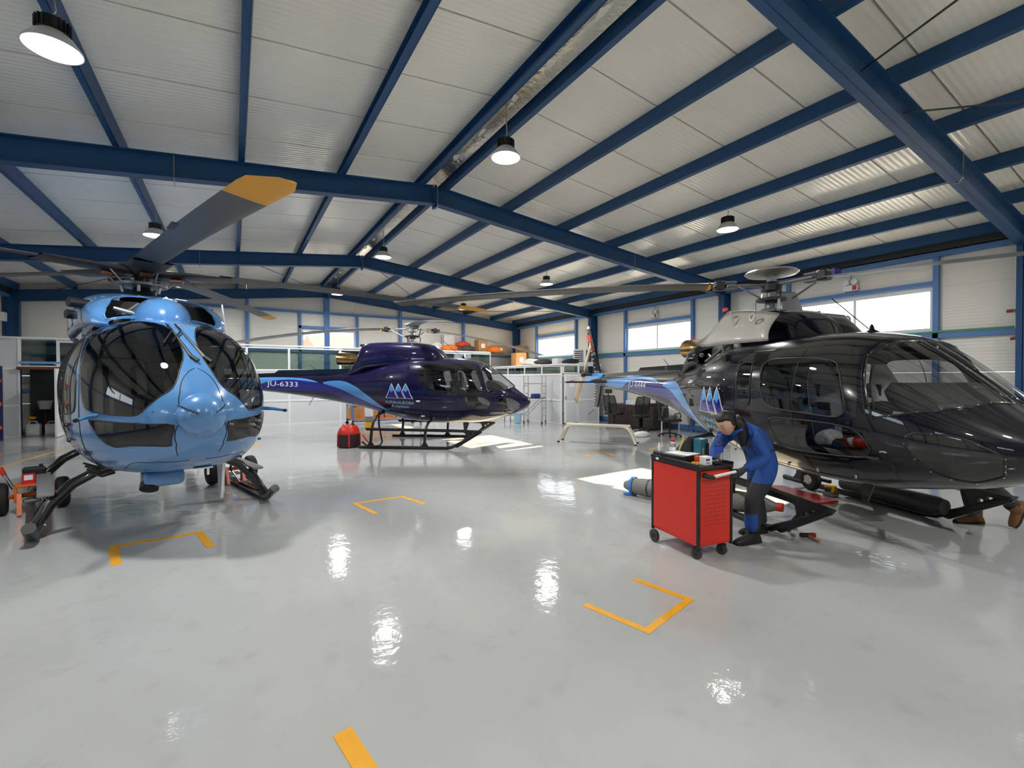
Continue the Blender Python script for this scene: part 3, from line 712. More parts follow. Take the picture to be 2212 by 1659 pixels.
def as350(name, label, pos, yaw, body, wins, letters, bl_ang, bmat, var, droop, tilt):
    t = thing(name, label, 'helicopter', (pos[0], pos[1], 0), yaw)
    rings = [AS.ring([(.40, 1.96), (.49, 1.28), (1.30, 1.245), (1.86, 1.235), (1.985, 1.30), (1.84, 1.86), (1.74, 1.965), (1.1, 1.99)], 1), AS.ring(WSH), AS.ring(CHIN, 2)]+[AS.ring(p, r) for p, r in wins]
    UV, reg = skin(AS, rings, 100, 40)
    reg = {k-1 if k > 0 else (-1 if k < 0 else -2): f for k, f in reg.items()}; rings = rings[1:]
    for side in (-1, 1): mesh_from(AS, UV, reg[-2], 'door_surround', M_GBLK, t, (side,))
    fus = mesh_from(AS, UV, reg[-1], 'fuselage', body, t, (-1, 1))
    for side in (-1, 1):
        for k, r in enumerate(rings):
            o = mesh_from(AS, UV, reg[k], 'windshield' if k == 0 else 'window_pane', M_SMOKE2 if k == 0 else M_SMOKE, t, (side,), .001)
            seal(AS, r, 'window_seal', M_GBLK if k == 0 else M_BLACK, o, side, .010 if k == 0 else .009)
            if k == 0 or (k == 1 and side < 0):
                sb = MB()
                for q in range(0, len(r), 4):
                    sb.sph(AS.pt(r[q].x, r[q].y, side, .012), .006, n=6)
                sb.obj('screw_row', M_STEEL, o)['kind'] = 'stuff'
        dk = AS.ring([(.42, 1.96), (.5, 1.30), (.62, .80), (2.25, .72), (2.2, 1.26), (1.95, 1.83), (1.8, 1.985), (1.2, 2.01)], 1)
        line_on(AS, [(.45, 1.95), (.47, 1.4), (.53, .85), (.75, .72)], 'door_gap', M_BLACK, t, side)
        line_on(AS, [(1.31, 1.95), (1.33, 1.3), (1.42, .72)], 'door_gap', M_BLACK, t, side)
        line_on(AS, [(1.84, 1.93), (2.03, 1.28), (2.2, .95), (2.1, .66)], 'door_gap', M_BLACK, t, side)
        line_on(AS, [(.5, .72), (1.2, .66), (2.1, .70)], 'door_gap', M_BLACK, t, side, .003)
        for hx, hz in ((.56, 1.26), (.62, .90)):
            p = AS.uv((hx-.12, hz-.15)); MB().box(AS.pt(p.x, p.y, side, .008), (.09, .012, .035), bev=.004).obj('door_latch', M_WHITE, t)
        patch(AS, AS.ring(LOBE1, 1), 'livery_wave', M_SKYB, t, side); patch(AS, AS.ring(LOBE2, 1), 'livery_wave', M_SKYB, t, side)
        patch(AS, AS.ring(ROYAL, 1), 'livery_band', M_ROYAL, t, side, .0015)
        text_on(AS, letters, -3.80, 1.425, -2.92, 1.585, 'lettering', M_LET, t, side, .0065, slope=-.03)
        tri_logo(AS, t, side)
        for q in range(7):
            p = AS.uv((-.3+.35*q, .70)); MB().box(AS.pt(p.x, p.y, side, .006), (.02, .02, .05), bev=.004).obj('fastener', M_STEEL, t)
        # air intake and side vents
        p = AS.uv((-.42, 1.72)); MB().box(AS.pt(p.x, p.y, side, -.01), (.13, .05, .10)).obj('vent', M_BLACK, t)
        p = AS.uv((-.72, 1.28)); MB().box(AS.pt(p.x, p.y, side, -.01), (.09, .05, .11)).obj('vent', M_BLACK, t)
    # cabin fittings
    MB().box((.9, 0, .92), (2.4, 1.5, .02)).obj('cabin_floor', M_DGREY, t)
    MB().box((.15, 0, 1.45), (.03, 1.66, 1.0)).obj('cabin_bulkhead', M_SEATB, t)
    for y in (-.62, -.21, .21, .62): seat(t, .52, y)
    for y in (-.42, .42): seat(t, 1.45, y)
    MB().prism([(2.05, .9), (2.4, .9), (2.35, 1.40), (2.22, 1.42), (2.06, 1.2)], -.3, .3).obj('instrument_panel', M_BLACK, t)
    MB().prism([(2.46, 1.33), (2.05, 1.34), (1.97, 1.52), (2.03, 1.60), (2.2, 1.57), (2.42, 1.42)], -.50, .50).obj('glare_shield', M_DGREY, t, smooth=30)
    # engine cowling
    if var == 0:
        C = Loft(CW); UV2, rg = skin(C, [], 40, 24, s0=.02); mesh_from(C, UV2, rg[-1], 'engine_cowling', body, t, (-1, 1))
        for side in (-1, 1):
            line_on(C, [(-.02, 2.53), (-.02, 2.1)], 'cowl_gap', M_BLACK, t, side, .003); line_on(C, [(.3, 2.36), (-.6, 2.36), (-1.15, 2.3)], 'cowl_gap', M_BLACK, t, side, .003)
        cb = MB().tube([(-1.18, -.1, 2.50), (-1.34, -.1, 2.50)], .03, n=10).obj('oil_breather', M_BLACK, t, smooth=60)
    else:
        C = Loft([r for r in CW if r[0] > -.02]); UV2, rg = skin(C, [], 26, 24, s0=.02); mesh_from(C, UV2, rg[-1], 'front_cowling', body, t, (-1, 1))
        MB().box((-.01, 0, 2.25), (.03, .96, .58), bev=.01).obj('fire_wall', M_HUBD, t)
        C2 = Loft([(-1.0, 2.12, 1.8, .44, 1.95, 2.6), (-1.1, 2.22, 1.8, .46, 1.95, 2.8), (-1.25, 2.2, 1.78, .46, 1.95, 2.8), (-1.4, 2.05, 1.72, .43, 1.9, 2.6), (-1.58, 1.84, 1.66, .36, 1.75, 2.4)], blunt=False)
        UV3, rg3 = skin(C2, [], 14, 20); mesh_from(C2, UV3, rg3[-1], 'rear_cowling', body, t, (-1, 1))
        e = MB()                                            # engine: casing, accessory box and gearbox
        e.lathe([(.02, .0), (.16, .02), (.2, .12), (.2, .45), (.15, .55), (.19, .62), (.19, .95), (.13, 1.05)], c=(-.08, 0, 2.08), axis=(-1, 0, 0), n=20)
        e.obj('engine', M_HUB, t, smooth=40)
        MB().box((-.3, -.27, 1.98), (.34, .18, .22), bev=.03).obj('accessory_box', M_HUBD, t)
        MB().box((-.55, 0, 1.84), (1.0, .9, .05)).obj('engine_deck', M_HUBD, t)
        MB().tube([(-.1, -.35, 2.1), (-.3, -.42, 2.0), (-.7, -.4, 1.9), (-.95, -.3, 2.0)], .03, n=8).obj('oil_pipe', M_STEEL, t, smooth=60)
        MB().tube([(-.12, -.42, 2.22), (-.5, -.46, 2.02), (-.8, -.45, 1.9)], .022, n=8).obj('oil_pipe', M_GREY, t, smooth=60)
        MB().tube([(-.2, -.3, 1.88), (-.4, -.5, 1.9), (-.62, -.48, 1.87)], .018, n=8).obj('wire_bundle', M_ORANGE, t, smooth=60)
        MB().tube([(-.0, -.36, 1.95), (-.25, -.52, 1.86), (-.75, -.5, 1.86)], .014, n=8).obj('wire_bundle', M_HUBD, t, smooth=60)
        MB().cyl((-.35, -.38, 1.98), (-.35, -.38, 2.18), .055, n=14).obj('oil_filter', M_STEEL, t, smooth=40)
        MB().sph((-.92, -.44, 2.0), .035, n=10).obj('cap', M_GREY, t)
        for side in (-1, 1):                                 # the raised cowling doors
            P = []
            for i in range(13):
                u = i/12; x = .80-1.50*u
                P.append([])
                for j in range(9):
                    v = j/8
                    zt_ = 2.42+.135*math.sin(min(1, u*1.25)*PI*.62) if u < .72 else 2.53-.34*((u-.72)/.28)
                    zb_ = 2.09+.01*math.sin(u*PI)+(.12*((u-.75)/.25)**2 if u > .75 else 0)
                    yy = .50+.24*math.sin((1-v)*PI/2)+.02*math.sin(u*PI)
                    P[-1].append((x-.10*v*(1-u), side*(yy if side < 0 else yy-.05), zb_+(zt_-zb_)*v))
            d = MB().grid(P).obj('cowling_door', M_GREYP, t, smooth=180)
            d.modifiers.new('thick', 'SOLIDIFY').thickness = .012
            MB().tube([p[0] for p in P]+[p for p in P[-1]][1:]+[p[-1] for p in P[::-1]][1:], .012, n=6).obj('door_rim', M_GREY, d, smooth=180)
            MB().box((.02, side*.73, 2.56), (.10, .03, .05), bev=.01).obj('red_flag', M_RED, d)
            MB().box((-.66, side*.755, 2.235), (.07, .03, .04), bev=.01).obj('red_flag', M_RED, d)
            MB().lathe([(.03, 0), (.055, 0), (.055, .012), (.03, .012)], c=(.5, side*.70, 2.40), axis=(0, side, .2), n=16, cap=False).obj('latch_ring', M_STEEL, d)
            MB().tube([(.12, side*.74, 2.53), (.18, side*.62, 2.1), (.24, side*.66, 1.86)], .009, n=6).obj('stay_rod', M_ALU, d)
            MB().tube([(-.1, side*.70, 2.2), (-.22, side*.55, 1.85)], .011, n=6).obj('stay_rod', M_ALU, d)
    # exhaust
    MB().lathe([(.10, 0), (.115, .12), (.145, .24), (.165, .32), (.165, .62), (.157, .62), (.157, .30), (.12, .2), (.1, .05)], c=(-1.36, 0, 2.13), axis=(-1, 0, .06), n=24, cap=False).obj('exhaust_pipe', M_EXH, t, smooth=50)
    # tail shaft cover, fins, stabiliser, tail rotor
    MB().prism([(-1.5, 1.80), (-1.62, 1.90), (-3.6, 1.87), (-3.7, 1.80), (-5.6, 1.74), (-5.75, 1.66), (-1.5, 1.66)], -.09, .09).obj('shaft_cover', M_GBLK, t, smooth=20)
    MB().prism([(-5.75, 1.66), (-5.9, 1.78), (-6.35, 1.76), (-6.75, 1.62), (-6.75, 1.50), (-5.75, 1.46)], -.13, .13).obj('tail_cone', M_SKYB, t, smooth=30)
    for pl, nm in (([(-5.93, 1.66), (-6.28, 1.66), (-6.95, 3.02), (-6.66, 3.02)], 'upper_fin'), ([(-5.9, 1.52), (-6.3, 1.52), (-6.42, .9), (-6.16, .86)], 'lower_fin')):
        f = MB().prism(pl, -.022, .022).obj(nm, body, t)
        a, b, c_, d_ = pl
        for q in range(12 if nm[0] == 'u' else 8):
            u = (q+.5)/(12 if nm[0] == 'u' else 8)
            x = b[0]+(c_[0]-b[0])*u+.06; z = b[1]+(c_[1]-b[1])*u
            inst('fin_tab', 'fintab', lambda: MB().box((0, 0, 0), (.12, .052, .012)), M_WHITE, f, (x, 0, z))
        if nm[0] == 'u':
            MB().prism([(-6.6, 2.66), (-6.83, 2.66), (-6.93, 2.86), (-6.68, 2.86)], -.027, .027).obj('red_band', M_RED, f)
            MB().box((-6.86, 0, 3.07), (.1, .05, .09), bev=.02).obj('strobe_light', M_LET, f)
    MB().tube([(-6.35, 0, .86), (-6.3, -.05, .80), (-6.05, -.3, .70)], .015, n=6).obj('tail_guard', M_GREY, t)
    MB().prism([(-5.1, -.15), (-5.1, -1.25), (-5.5, -1.25), (-5.5, -.15)], 1.53, 1.57, plane='xy').obj('horizontal_stabilizer', M_GBLK, t)
    MB().prism([(-5.1, .15), (-5.1, 1.25), (-5.5, 1.25), (-5.5, .15)], 1.53, 1.57, plane='xy').obj('horizontal_stabilizer', M_GBLK, t)
    h = MB().cyl((-6.3, -.1, 1.74), (-6.3, -.42, 1.74), .035, n=12).sph((-6.3, -.36, 1.74), .07, n=12).obj('tail_rotor_hub', M_HUBD, t, smooth=50)
    for a in (.95, .95+PI):
        b = MB(); ca, sa = math.cos(a), math.sin(a)
        P = []
        for i in range(7):
            r = .12+.80*i/6; wd = .07+.035*min(1, i/1.5)
            P.append([(-6.3+ca*r-sa*k*wd, -.38+.02*k, 1.74+sa*r+ca*k*wd) for k in (-1, -.4, .4, 1)])
        o = b.grid(P).obj('tail_rotor_blade', M_TAIL, t, smooth=180); o.modifiers.new('thick', 'SOLIDIFY').thickness = .02
    # mast, hub and blades
    zb_ = 2.92; M_HB = M_ALU if var == 0 else M_HUB
    MB().lathe([(.14, 2.50), (.14, 2.58), (.09, 2.60), (.075, 2.7), (.065, 2.72), (.06, 3.0)], n=20).obj('mast', M_HB, t, smooth=40)
    MB().lathe([(.06, 2.68), (.19, 2.70), (.19, 2.735), (.06, 2.76)], n=20).obj('swashplate', M_HUBD, t, smooth=40)
    hub = MB().lathe([(.05, 2.82), (.13, 2.84), (.13, 2.93), (.07, 2.96), (.05, 3.02)], n=18).obj('rotor_hub', M_HB if var == 0 else M_HUBD, t, smooth=40)
    if var == 1:
        MB().lathe([(.03, 3.02), (.30, 3.055), (.335, 3.085), (.30, 3.11), (.05, 3.10), (.03, 3.12)], n=36).obj('vibration_absorber', M_ALU, t, smooth=35)
        MB().box((.1, -.08, 3.0), (.09, .09, .11), bev=.01).obj('absorber_block', M_GREY, hub)
    else:
        MB().lathe([(.03, 3.0), (.20, 3.01), (.21, 3.04), (.05, 3.07)], n=24).obj('hub_cap', M_WHITE, t, smooth=35)
    for a in bl_ang:
        a = math.radians(a)-yaw
        R = Matrix.Rotation(a, 4, 'Z')
        arm = MB(); arm.box(R @ Vector((.32, 0, zb_)), (.52, .10, .035), rz=a, bev=.008); ar = arm.obj('hub_arm', M_HB, t, smooth=40)
        MB().box(R @ Vector((.62, 0, zb_+.045)), (.30, .11, .03), rz=a, bev=.01).obj('sleeve', M_HB, ar)
        MB().box(R @ Vector((.62, 0, zb_-.045)), (.30, .11, .03), rz=a, bev=.01).obj('sleeve', M_HB, ar)
        MB().box(R @ Vector((.70, 0, zb_)), (.12, .15, .13), rz=a, bev=.015).obj('damper', M_HUBD, ar, smooth=40)
        MB().box(R @ Vector((.84, 0, zb_)), (.03, .13, .09), rz=a).obj('colour_band', M_YELLOW if a == math.radians(bl_ang[0])-yaw else M_ROYAL, ar)
        MB().cyl(R @ Vector((.2, .14, 2.72)), R @ Vector((.5, .16, zb_-.04)), .012, n=8).obj('pitch_link', M_STEEL, ar)
        MB().cyl(R @ Vector((.17, -.1, 2.56)), R @ Vector((.18, -.1, 2.70)), .018, n=8).obj('servo', M_STEEL, ar)
        b = blade(.8, 5.30, .34, droop, bmat, t, ang=a, z=zb_, tilt=tilt, pitch=.10, thick=.036)
    # landing gear
    for s in (-1, 1):
        y = 1.10*s
        sk = MB().tube([(-.95, y, .035), (-.66, y, .035), (1.15, y, .035), (1.28, y, .055), (1.55, y, .19), (1.95, y, .42)], .035, n=10).obj('skid_tube', M_BLACK, t, smooth=60)
        MB().prism([(-.78, .485), (-.74, .43), (1.62, .405), (1.97, .40), (2.0, .445), (1.2, .47)], y-.05, y+.05).obj('step_rail', M_BLACK, sk)
        for x0, x1 in ((-.63, -.66), (.66, .64)): MB().prism([(x0-.025, .45), (x0+.025, .45), (x1+.03, .15), (x1+.09, .06), (x1-.09, .06), (x1-.03, .15)], y-.025, y+.025).obj('skid_post', M_BLACK, sk)
        holed_plate([(1.30, .07), (1.42, .05), (1.99, .40), (1.95, .44), (1.50, .43), (1.60, .38), (1.62, .30), (1.55, .22)], [(1.72, .335, .028), (1.80, .375, .03), (1.68, .27, .018), (1.88, .385, .02)], y-.02, y+.02).obj('front_plate', M_BLACK, sk)
        for hx, hz in ((1.74, .345), (1.80, .37)): pass
        MB().tube([(-.60, 0, .78), (-.60, .55*s, .80), (-.61, .86*s, .74), (-.63, 1.02*s, .60), (-.64, y, .40)], .032, n=10).obj('cross_tube', M_BLACK, sk, smooth=60)
        MB().tube([(.66, 0, .58), (.66, .55*s, .62), (.66, .86*s, .60), (.66, 1.03*s, .50), (.66, y, .38)], .032, n=10).obj('cross_tube', M_BLACK, sk, smooth=60)
        MB().box((.05, y, .075), (.35, .06, .012)).obj('tread_plate', M_ALU, sk)
    if var == 1:
        MB().lathe([(.02, 0), (.085, .03), (.105, .1), (.105, 1.2), (.085, 1.28), (.02, 1.3)], c=(.15, 1.02, .19), axis=(1, 0, 0), n=18).obj('float_bag', M_DGREY, t, smooth=50)
    # antennas
    MB().prism([(1.32, .52), (1.48, .52), (1.40, .30), (1.34, .30)], -.012, .012).obj('belly_antenna', M_GBLK, t)
    MB().tube([(1.35, .15, 2.13), (1.30, .15, 2.16), (.75, .2, 2.62)], .006, n=5).obj('whip_antenna', M_BLACK, t)
    MB().lathe([(.10, 2.11), (.09, 2.14), (.03, 2.18), (.015, 2.23), (.001, 2.24)], c=(1.3, .15, 0), n=14).obj('antenna_base', body, t, smooth=60)
    MB().tube([(-2.6, -.02, 1.26), (-2.78, -.05, .95)], .008, n=5).obj('whip_antenna', M_DGREY, t)
    MB().tube([(-2.6, 0, 1.88), (-2.8, 0, 2.02)], .007, n=5).obj('whip_antenna', M_DGREY, t)
    return t
M_GREYP = mat('grey_cowl_lining', srgb(168, 164, 156), .38, noise=.06, coat=.3)
HM = as350('helicopter', 'dark navy helicopter in the middle, lettered JU-6333, side on', (3.932, 11.362), -.649, M_NAVY, WIN_A, 'JU-6333', (137, 17, -103), M_DBLADE, 0, .40, .03)
HR = as350('helicopter', 'black helicopter at right lettered JU-6444, engine cowling open', (6.332, 3.528), -1.914, M_INK, WIN_B, 'JU-6444', (144, 24, -96), M_DBLADE2, 1, .24, .05)
# ================================================================== light blue twin-engine helicopter
M_LBLUE = mat('light_blue_gloss_paint', srgb(76, 128, 182), .25, coat=1.0, coat_rough=.03, noise=.03)
M_WTINT = glassmat('dark_tinted_acrylic', (.78, .8, .82), .36, edge=.04)
M_BROT = mat('charcoal_rotor_blade', srgb(84, 82, 81), .5, noise=.1, nscale=4)
M_BROOT = mat('black_rotor_cuff', srgb(44, 42, 42), .5, noise=.15, nscale=6)
M_BTIP = mat('yellow_blade_tip', srgb(222, 158, 30), .5, noise=.06)
HB = Loft([(3.357, 1.326, 1.262, .018, 1.294, 2, 2.4), (3.304, 1.474, 1.103, .195, 1.294, 2, 2.52), (3.198, 1.622, .955, .354, 1.294, 2, 2.64), (3.018, 1.824, .828, .531, 1.305, 2.07, 2.76),
           (2.753, 2.035, .738, .69, 1.326, 2.16, 2.88), (2.436, 2.205, .696, .788, 1.358, 2.34, 3.12), (2.012, 2.3, .68, .841, 1.4, 2.52, 3.36), (1.483, 2.332, .68, .854, 1.421, 2.7, 3.6),
           (.529, 2.343, .68, .854, 1.421, 2.7, 3.6), (-.847, 2.343, .712, .841, 1.453, 2.61, 3.48), (-1.694, 2.332, .892, .752, 1.506, 2.43, 3.24), (-2.542, 2.268, 1.241, .487, 1.665, 2.16, 2.88),
           (-3.177, 2.194, 1.559, .31, 1.824, 2, 2.64), (-4.765, 2.141, 1.718, .212, 1.908, 2, 2.52), (-7.201, 2.12, 1.824, .15, 1.961, 2, 2.4)])
def V(*q): return [('v', a, b) for a, b in q]
HWS = V((1.72, .80), (1.80, .96), (1.93, 1.12), (2.12, 1.27), (2.38, 1.42), (2.6, 1.475), (2.772, 1.484), (2.97, 1.462), (3.08, 1.33), (3.165, 1.153), (3.207, .909), (3.19, .60), (3.165, .311), (3.13, .10), (3.09, .043),
        (2.985, .028), (2.746, .02), (2.6, .028), (2.54, .083), (2.438, .232), (2.201, .484), (1.93, .65))
HLOW = V((2.647, -.028), (2.822, -.028), (3.114, -.043), (3.27, -.10), (3.296, -.2), (3.29, -.42), (3.235, -.88), (3.17, -.62), (3.11, -.50), (3.038, -.435), (2.985, -.425), (2.915, -.413), (2.838, -.327), (2.746, -.177), (2.684, -.083))
HSIDE = [[(2.36, 1.33), (2.32, 1.62), (2.12, 1.88), (1.74, 2.06), (1.28, 2.12), (1.25, 1.36), (1.7, 1.28)], [(1.12, 1.36), (1.12, 2.12), (.32, 2.12), (.30, 1.38)], [(.16, 1.38), (.18, 2.10), (-.62, 2.08), (-.72, 1.42)]]
hb = thing('helicopter', 'light blue helicopter facing the viewpoint, yellow tipped blade above', 'helicopter', (-1.099, 8.284, 0), -1.311)
rings = [HB.ring(HWS, 1), HB.ring(HLOW)]+[HB.ring(p, 2) for p in HSIDE]
UV, reg = skin(HB, rings, 110, 56)
mesh_from(HB, UV, reg[-1], 'fuselage', M_LBLUE, hb, (-1, 1))
for side in (-1, 1):
    for k, r in enumerate(rings):
        o = mesh_from(HB, UV, reg[k], ['windshield', 'chin_window', 'door_window', 'door_window', 'door_window'][k], M_WTINT, hb, (side,), .001)
        seal(HB, r, 'window_seal', M_BLACK, o, side, .006 if k < 2 else .009, 0)
    line_on(HB, [(2.46, 1.2), (2.44, .9), (2.30, .78), (1.2, .76)], 'door_gap', M_BLACK, hb, side); line_on(HB, [(1.2, .76), (1.19, 2.2)], 'door_gap', M_BLACK, hb, side)
    line_on(HB, [(2.46, 1.2), (2.44, 1.5), (2.25, 1.85), (1.8, 2.13), (1.2, 2.2)], 'door_gap', M_BLACK, hb, side)
    line_on(HB, V((3.091, 1.547), (3.105, 1.468), (3.146, 1.325), (3.19, 1.19), (3.25, 1.0), (3.298, .63), (3.31, -.2), (3.255, -.95), (3.17, -1.25)), 'hood_gap', M_BLACK, hb, side, .0045, 0)
    line_on(HB, V((2.62, -1.0), (2.87, -.85), (2.95, -.86), (3.06, -1.1), (3.11, -1.5)), 'hood_gap', M_BLACK, hb, side, .004, 0)
    p = HB.uv(('v', 2.80, .0)); a = HB.pt(p.x, p.y, side)
    pt_ = MB().tube([a-Vector((.05, 0, 0)), a+Vector((.06, side*.09, -.005)), a+Vector((.22, side*.16, -.02))], [.022, .018, .014], n=10).obj('pitot_tube', M_LBLUE, hb, smooth=60)
    MB().cyl(a+Vector((.21, side*.157, -.019)), a+Vector((.235, side*.167, -.021)), .017, n=10).obj('tube_mouth', M_BLACK, pt_)
    for zz in (1.20, 1.05):
        q = HB.uv((2.0, zz)); MB().box(HB.pt(q.x, q.y, side, .02), (.16, .03, .03), bev=.008).obj('door_handle', M_BLACK, hb)
    for q in range(8):
        u = HB.uv(('v', 3.20-.05*(q % 3), .2-.28*q)) if q < 4 else HB.uv(('v', 3.12+.02*(q % 3), 1.2-.1*(q-4)))
        MB().sph(HB.pt(u.x, u.y, side, .0), .006, n=6).obj('rivet', M_BLACK, hb)
# radome with its four strakes
c0 = Vector((3.30, 0, 1.315))
dome = MB().sph(c0, .20, n=32, sc_=(.92, 1, 1.02)).obj('radome', M_LBLUE, hb, smooth=180)
for y, z, y2, z2 in ((-.19, .10, -.06, .02), (.19, .10, .08, .03), (-.20, -.28, -.05, -.20), (.14, -.27, .06, -.19)):
    f = lambda yy, zz: Vector((3.30+.92*math.sqrt(max(0, .04-yy*yy-zz*zz*.96)) if yy*yy+zz*zz < .039 else HB.x_of(.12)+.02, yy, 1.315+zz))
    MB().tube([f(y+(y2-y)*k/6, z+(z2-z)*k/6)+Vector((.004, 0, 0)) for k in range(7)], .006, n=5).obj('strake', M_BLACK, dome)
# wipers
for y0, y1 in ((-.02, -.10), (.09, .03)):
    q = HB.uv(('y', 2.98, y0)); a = HB.pt(q.x, q.y, -1 if y0 < 0 else 1, .02); q2 = HB.uv(('y', 2.62, max(.02, abs(y1)))); b = HB.pt(q2.x, q2.y, -1, .03)
    wp = MB().tube([a+Vector((.05, .05, -.05)), a, b], [.02, .016, .008], n=6).obj('wiper', M_BLACK, hb)
    q3 = HB.uv(('y', 2.45, abs(y1)+.02)); q4 = HB.uv(('y', 2.80, abs(y1)+.10))
    MB().tube([HB.pt(q3.x, q3.y, -1, .02), b, HB.pt(q4.x, q4.y, -1, .02)], .009, n=5).obj('wiper_blade', M_BLACK, wp)
# engine cowling with intakes and the domed fairing
HC = Loft([(1.62, 2.34, 2.2, .50, 2.26, 2.6), (1.5, 2.50, 2.2, .64, 2.28, 2.8), (1.2, 2.64, 2.2, .70, 2.32, 3.0), (.6, 2.735, 2.2, .74, 2.36, 3.2), (-.8, 2.735, 2.2, .74, 2.36, 3.2), (-1.8, 2.65, 2.1, .66, 2.32, 2.8), (-2.7, 2.38, 2.0, .36, 2.2, 2.4)], blunt=False)
hole = HC.ring([('v', 1.595, .27), ('v', 1.51, .81), ('v', 1.22, 1.12), ('v', 1.17, 1.46), ('v', 1.22, 1.54), ('v', 1.60, 1.52), ('v', 1.612, .35)], 1)
UVc, rc_ = skin(HC, [hole], 44, 30, s0=0.0)
cwl = mesh_from(HC, UVc, rc_[-1], 'engine_cowling', M_LBLUE, hb, (-1, 1))
for side in (-1, 1): seal(HC, hole, 'intake_rim', M_LBLUE, cwl, side, .012, 0)
MB().box((.70, 0, 2.36), (.9, 1.2, .44)).obj('engine_deck', M_BLACK, hb)
MB().tube([(1.3, -.12, 2.42), (1.33, -.28, 2.43), (1.28, -.42, 2.47)], .025, n=10).obj('intake_duct', M_ALU, hb, smooth=60)
MB().cyl((1.2, -.45, 2.28), (1.18, -.18, 2.55), .04, n=10).obj('intake_strut', M_DGREY, hb, smooth=60)
fairing = MB().sph((1.46, 0, 2.31), 1.0, n=36, sc_=(.46, .295, .31)).obj('domed_fairing', M_LBLUE, hb, smooth=180)
MB().box((1.63, .02, 2.598), (.10, .02, .006), rot=Matrix.Rotation(.36, 4, 'Y')).box((1.68, .02, 2.578), (.03, .09, .006), rot=Matrix.Rotation(.45, 4, 'Y')).obj('white_mark', M_LET, fairing)
for x, z in ((1.15, 2.50), (.6, 2.42)): MB().cyl((x, -.62, z), (x+.06, -.80, z+.01), .055, n=14).obj('side_vent', M_BLACK, hb, smooth=50)
MB().box((.3, -.745, 2.40), (.5, .02, .18), bev=.008).obj('cowl_panel', M_WHITE, hb)
MB().cyl((.9, .62, 2.30), (.9, .62, 2.42), .05, n=14).obj('roof_beacon', M_LBLUE, hb, smooth=50)
MB().tube([(1.9, .55, 2.2), (1.9, .55, 2.24), (1.65, .58, 2.58)], .009, n=6).obj('whip_antenna', M_LET, hb)
# cabin
MB().box((1.2, 0, .95), (2.6, 1.5, .02)).obj('cabin_floor', M_DGREY, hb)
MB().prism([(2.45, .95), (2.85, .95), (2.80, 1.42), (2.66, 1.50), (2.5, 1.3)], -.55, .35).obj('instrument_panel', M_BLACK, hb)
M_SEATG = mat('grey_seat_fabric', srgb(150, 146, 138), .8, noise=.1)
for x, y in ((1.75, -.40), (1.75, .40), (.5, -.45), (.5, .45)):
    s = MB().box((x, y, 1.12), (.5, .46, .14), bev=.04, seg=2).obj('seat', M_SEATG, hb, smooth=40)
    MB().box((x-.28, y, 1.52), (.14, .50, .72), bev=.06, seg=2, rot=Matrix.Rotation(-.15, 4, 'Y')).obj('seat_back', M_SEATG, s, smooth=40)
    MB().box((x-.35, y, 1.98), (.10, .26, .17), bev=.045, seg=2).obj('headrest', M_SEATG, s, smooth=40)
    for k in (-.12, .12): MB().box((x-.20, y+k, 1.5), (.02, .05, .6), rot=Matrix.Rotation(-.15, 4, 'Y')).obj('harness', M_BLACK, s)
    MB().cyl((x, y, .95), (x, y, 1.06), .14, n=12).obj('seat_base', M_DGREY, s)
# belly fittings
MB().box((2.42, -.16, .64), (.30, .34, .16), bev=.05, seg=3).obj('belly_fairing', M_LBLUE, hb, smooth=60)
MB().lathe([(.08, 0), (.08, .07), (.0005, .085)], c=(2.47, -.27, .60), axis=(.5, -.2, -.7), n=16).obj('searchlight', M_BLACK, hb, smooth=50)
MB().box((2.85, .10, .755), (.10, .16, .012), bev=.003).cyl((2.87, .06, .76), (2.87, .06, .68), .012, n=8).cyl((2.87, .14, .76), (2.87, .14, .68), .012, n=8).obj('tow_bracket', M_LET, hb)
MB().prism([(1.65, .70), (1.95, .70), (1.86, .30), (1.82, .18), (1.76, .18)], .50, .53).obj('belly_antenna', M_LET, hb)
for q in range(4): MB().tube([(1.3+.25*q, -.5, .68), (1.32+.25*q, -.6, .66), (1.3+.25*q, -.7, .71)], .012, n=6).obj('tie_down_ring', M_BLACK, hb)
# landing gear
for s in (-1, 1):
    y = 1.10*s
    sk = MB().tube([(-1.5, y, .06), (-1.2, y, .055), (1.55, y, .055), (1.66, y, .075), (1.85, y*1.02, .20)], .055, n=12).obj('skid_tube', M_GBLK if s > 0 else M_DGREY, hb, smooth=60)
    for x in (1.48, -.75):
        MB().tube([(x, 0, .66), (x, .45*s, .655), (x, .62*s, .62), (x, .80*s, .52), (x, .97*s, .33), (x+.02, 1.09*s, .10)], [.05, .05, .052, .055, .055, .05], n=12).obj('cross_tube', M_GBLK, sk, smooth=60)
        MB().box((x, .52*s, .66), (.16, .16, .10), bev=.02).obj('clamp', M_GBLK, sk)
        MB().cyl((x+.02, 1.05*s, .16), (x+.02, 1.115*s, .05), .065, n=12).obj('shoe', M_GBLK, sk, smooth=50)
    st = MB().box((.80, 1.0*s, .45), (1.6, .13, .035), bev=.015, seg=2).obj('step_board', M_GREY, sk, smooth=40)
    for x in (.35, 1.2): MB().tube([(x, 1.02*s, .41), (x+.15, .95*s, .30), (x+.25, 1.05*s, .1)], .015, n=6).obj('step_bracket', M_GBLK, st)
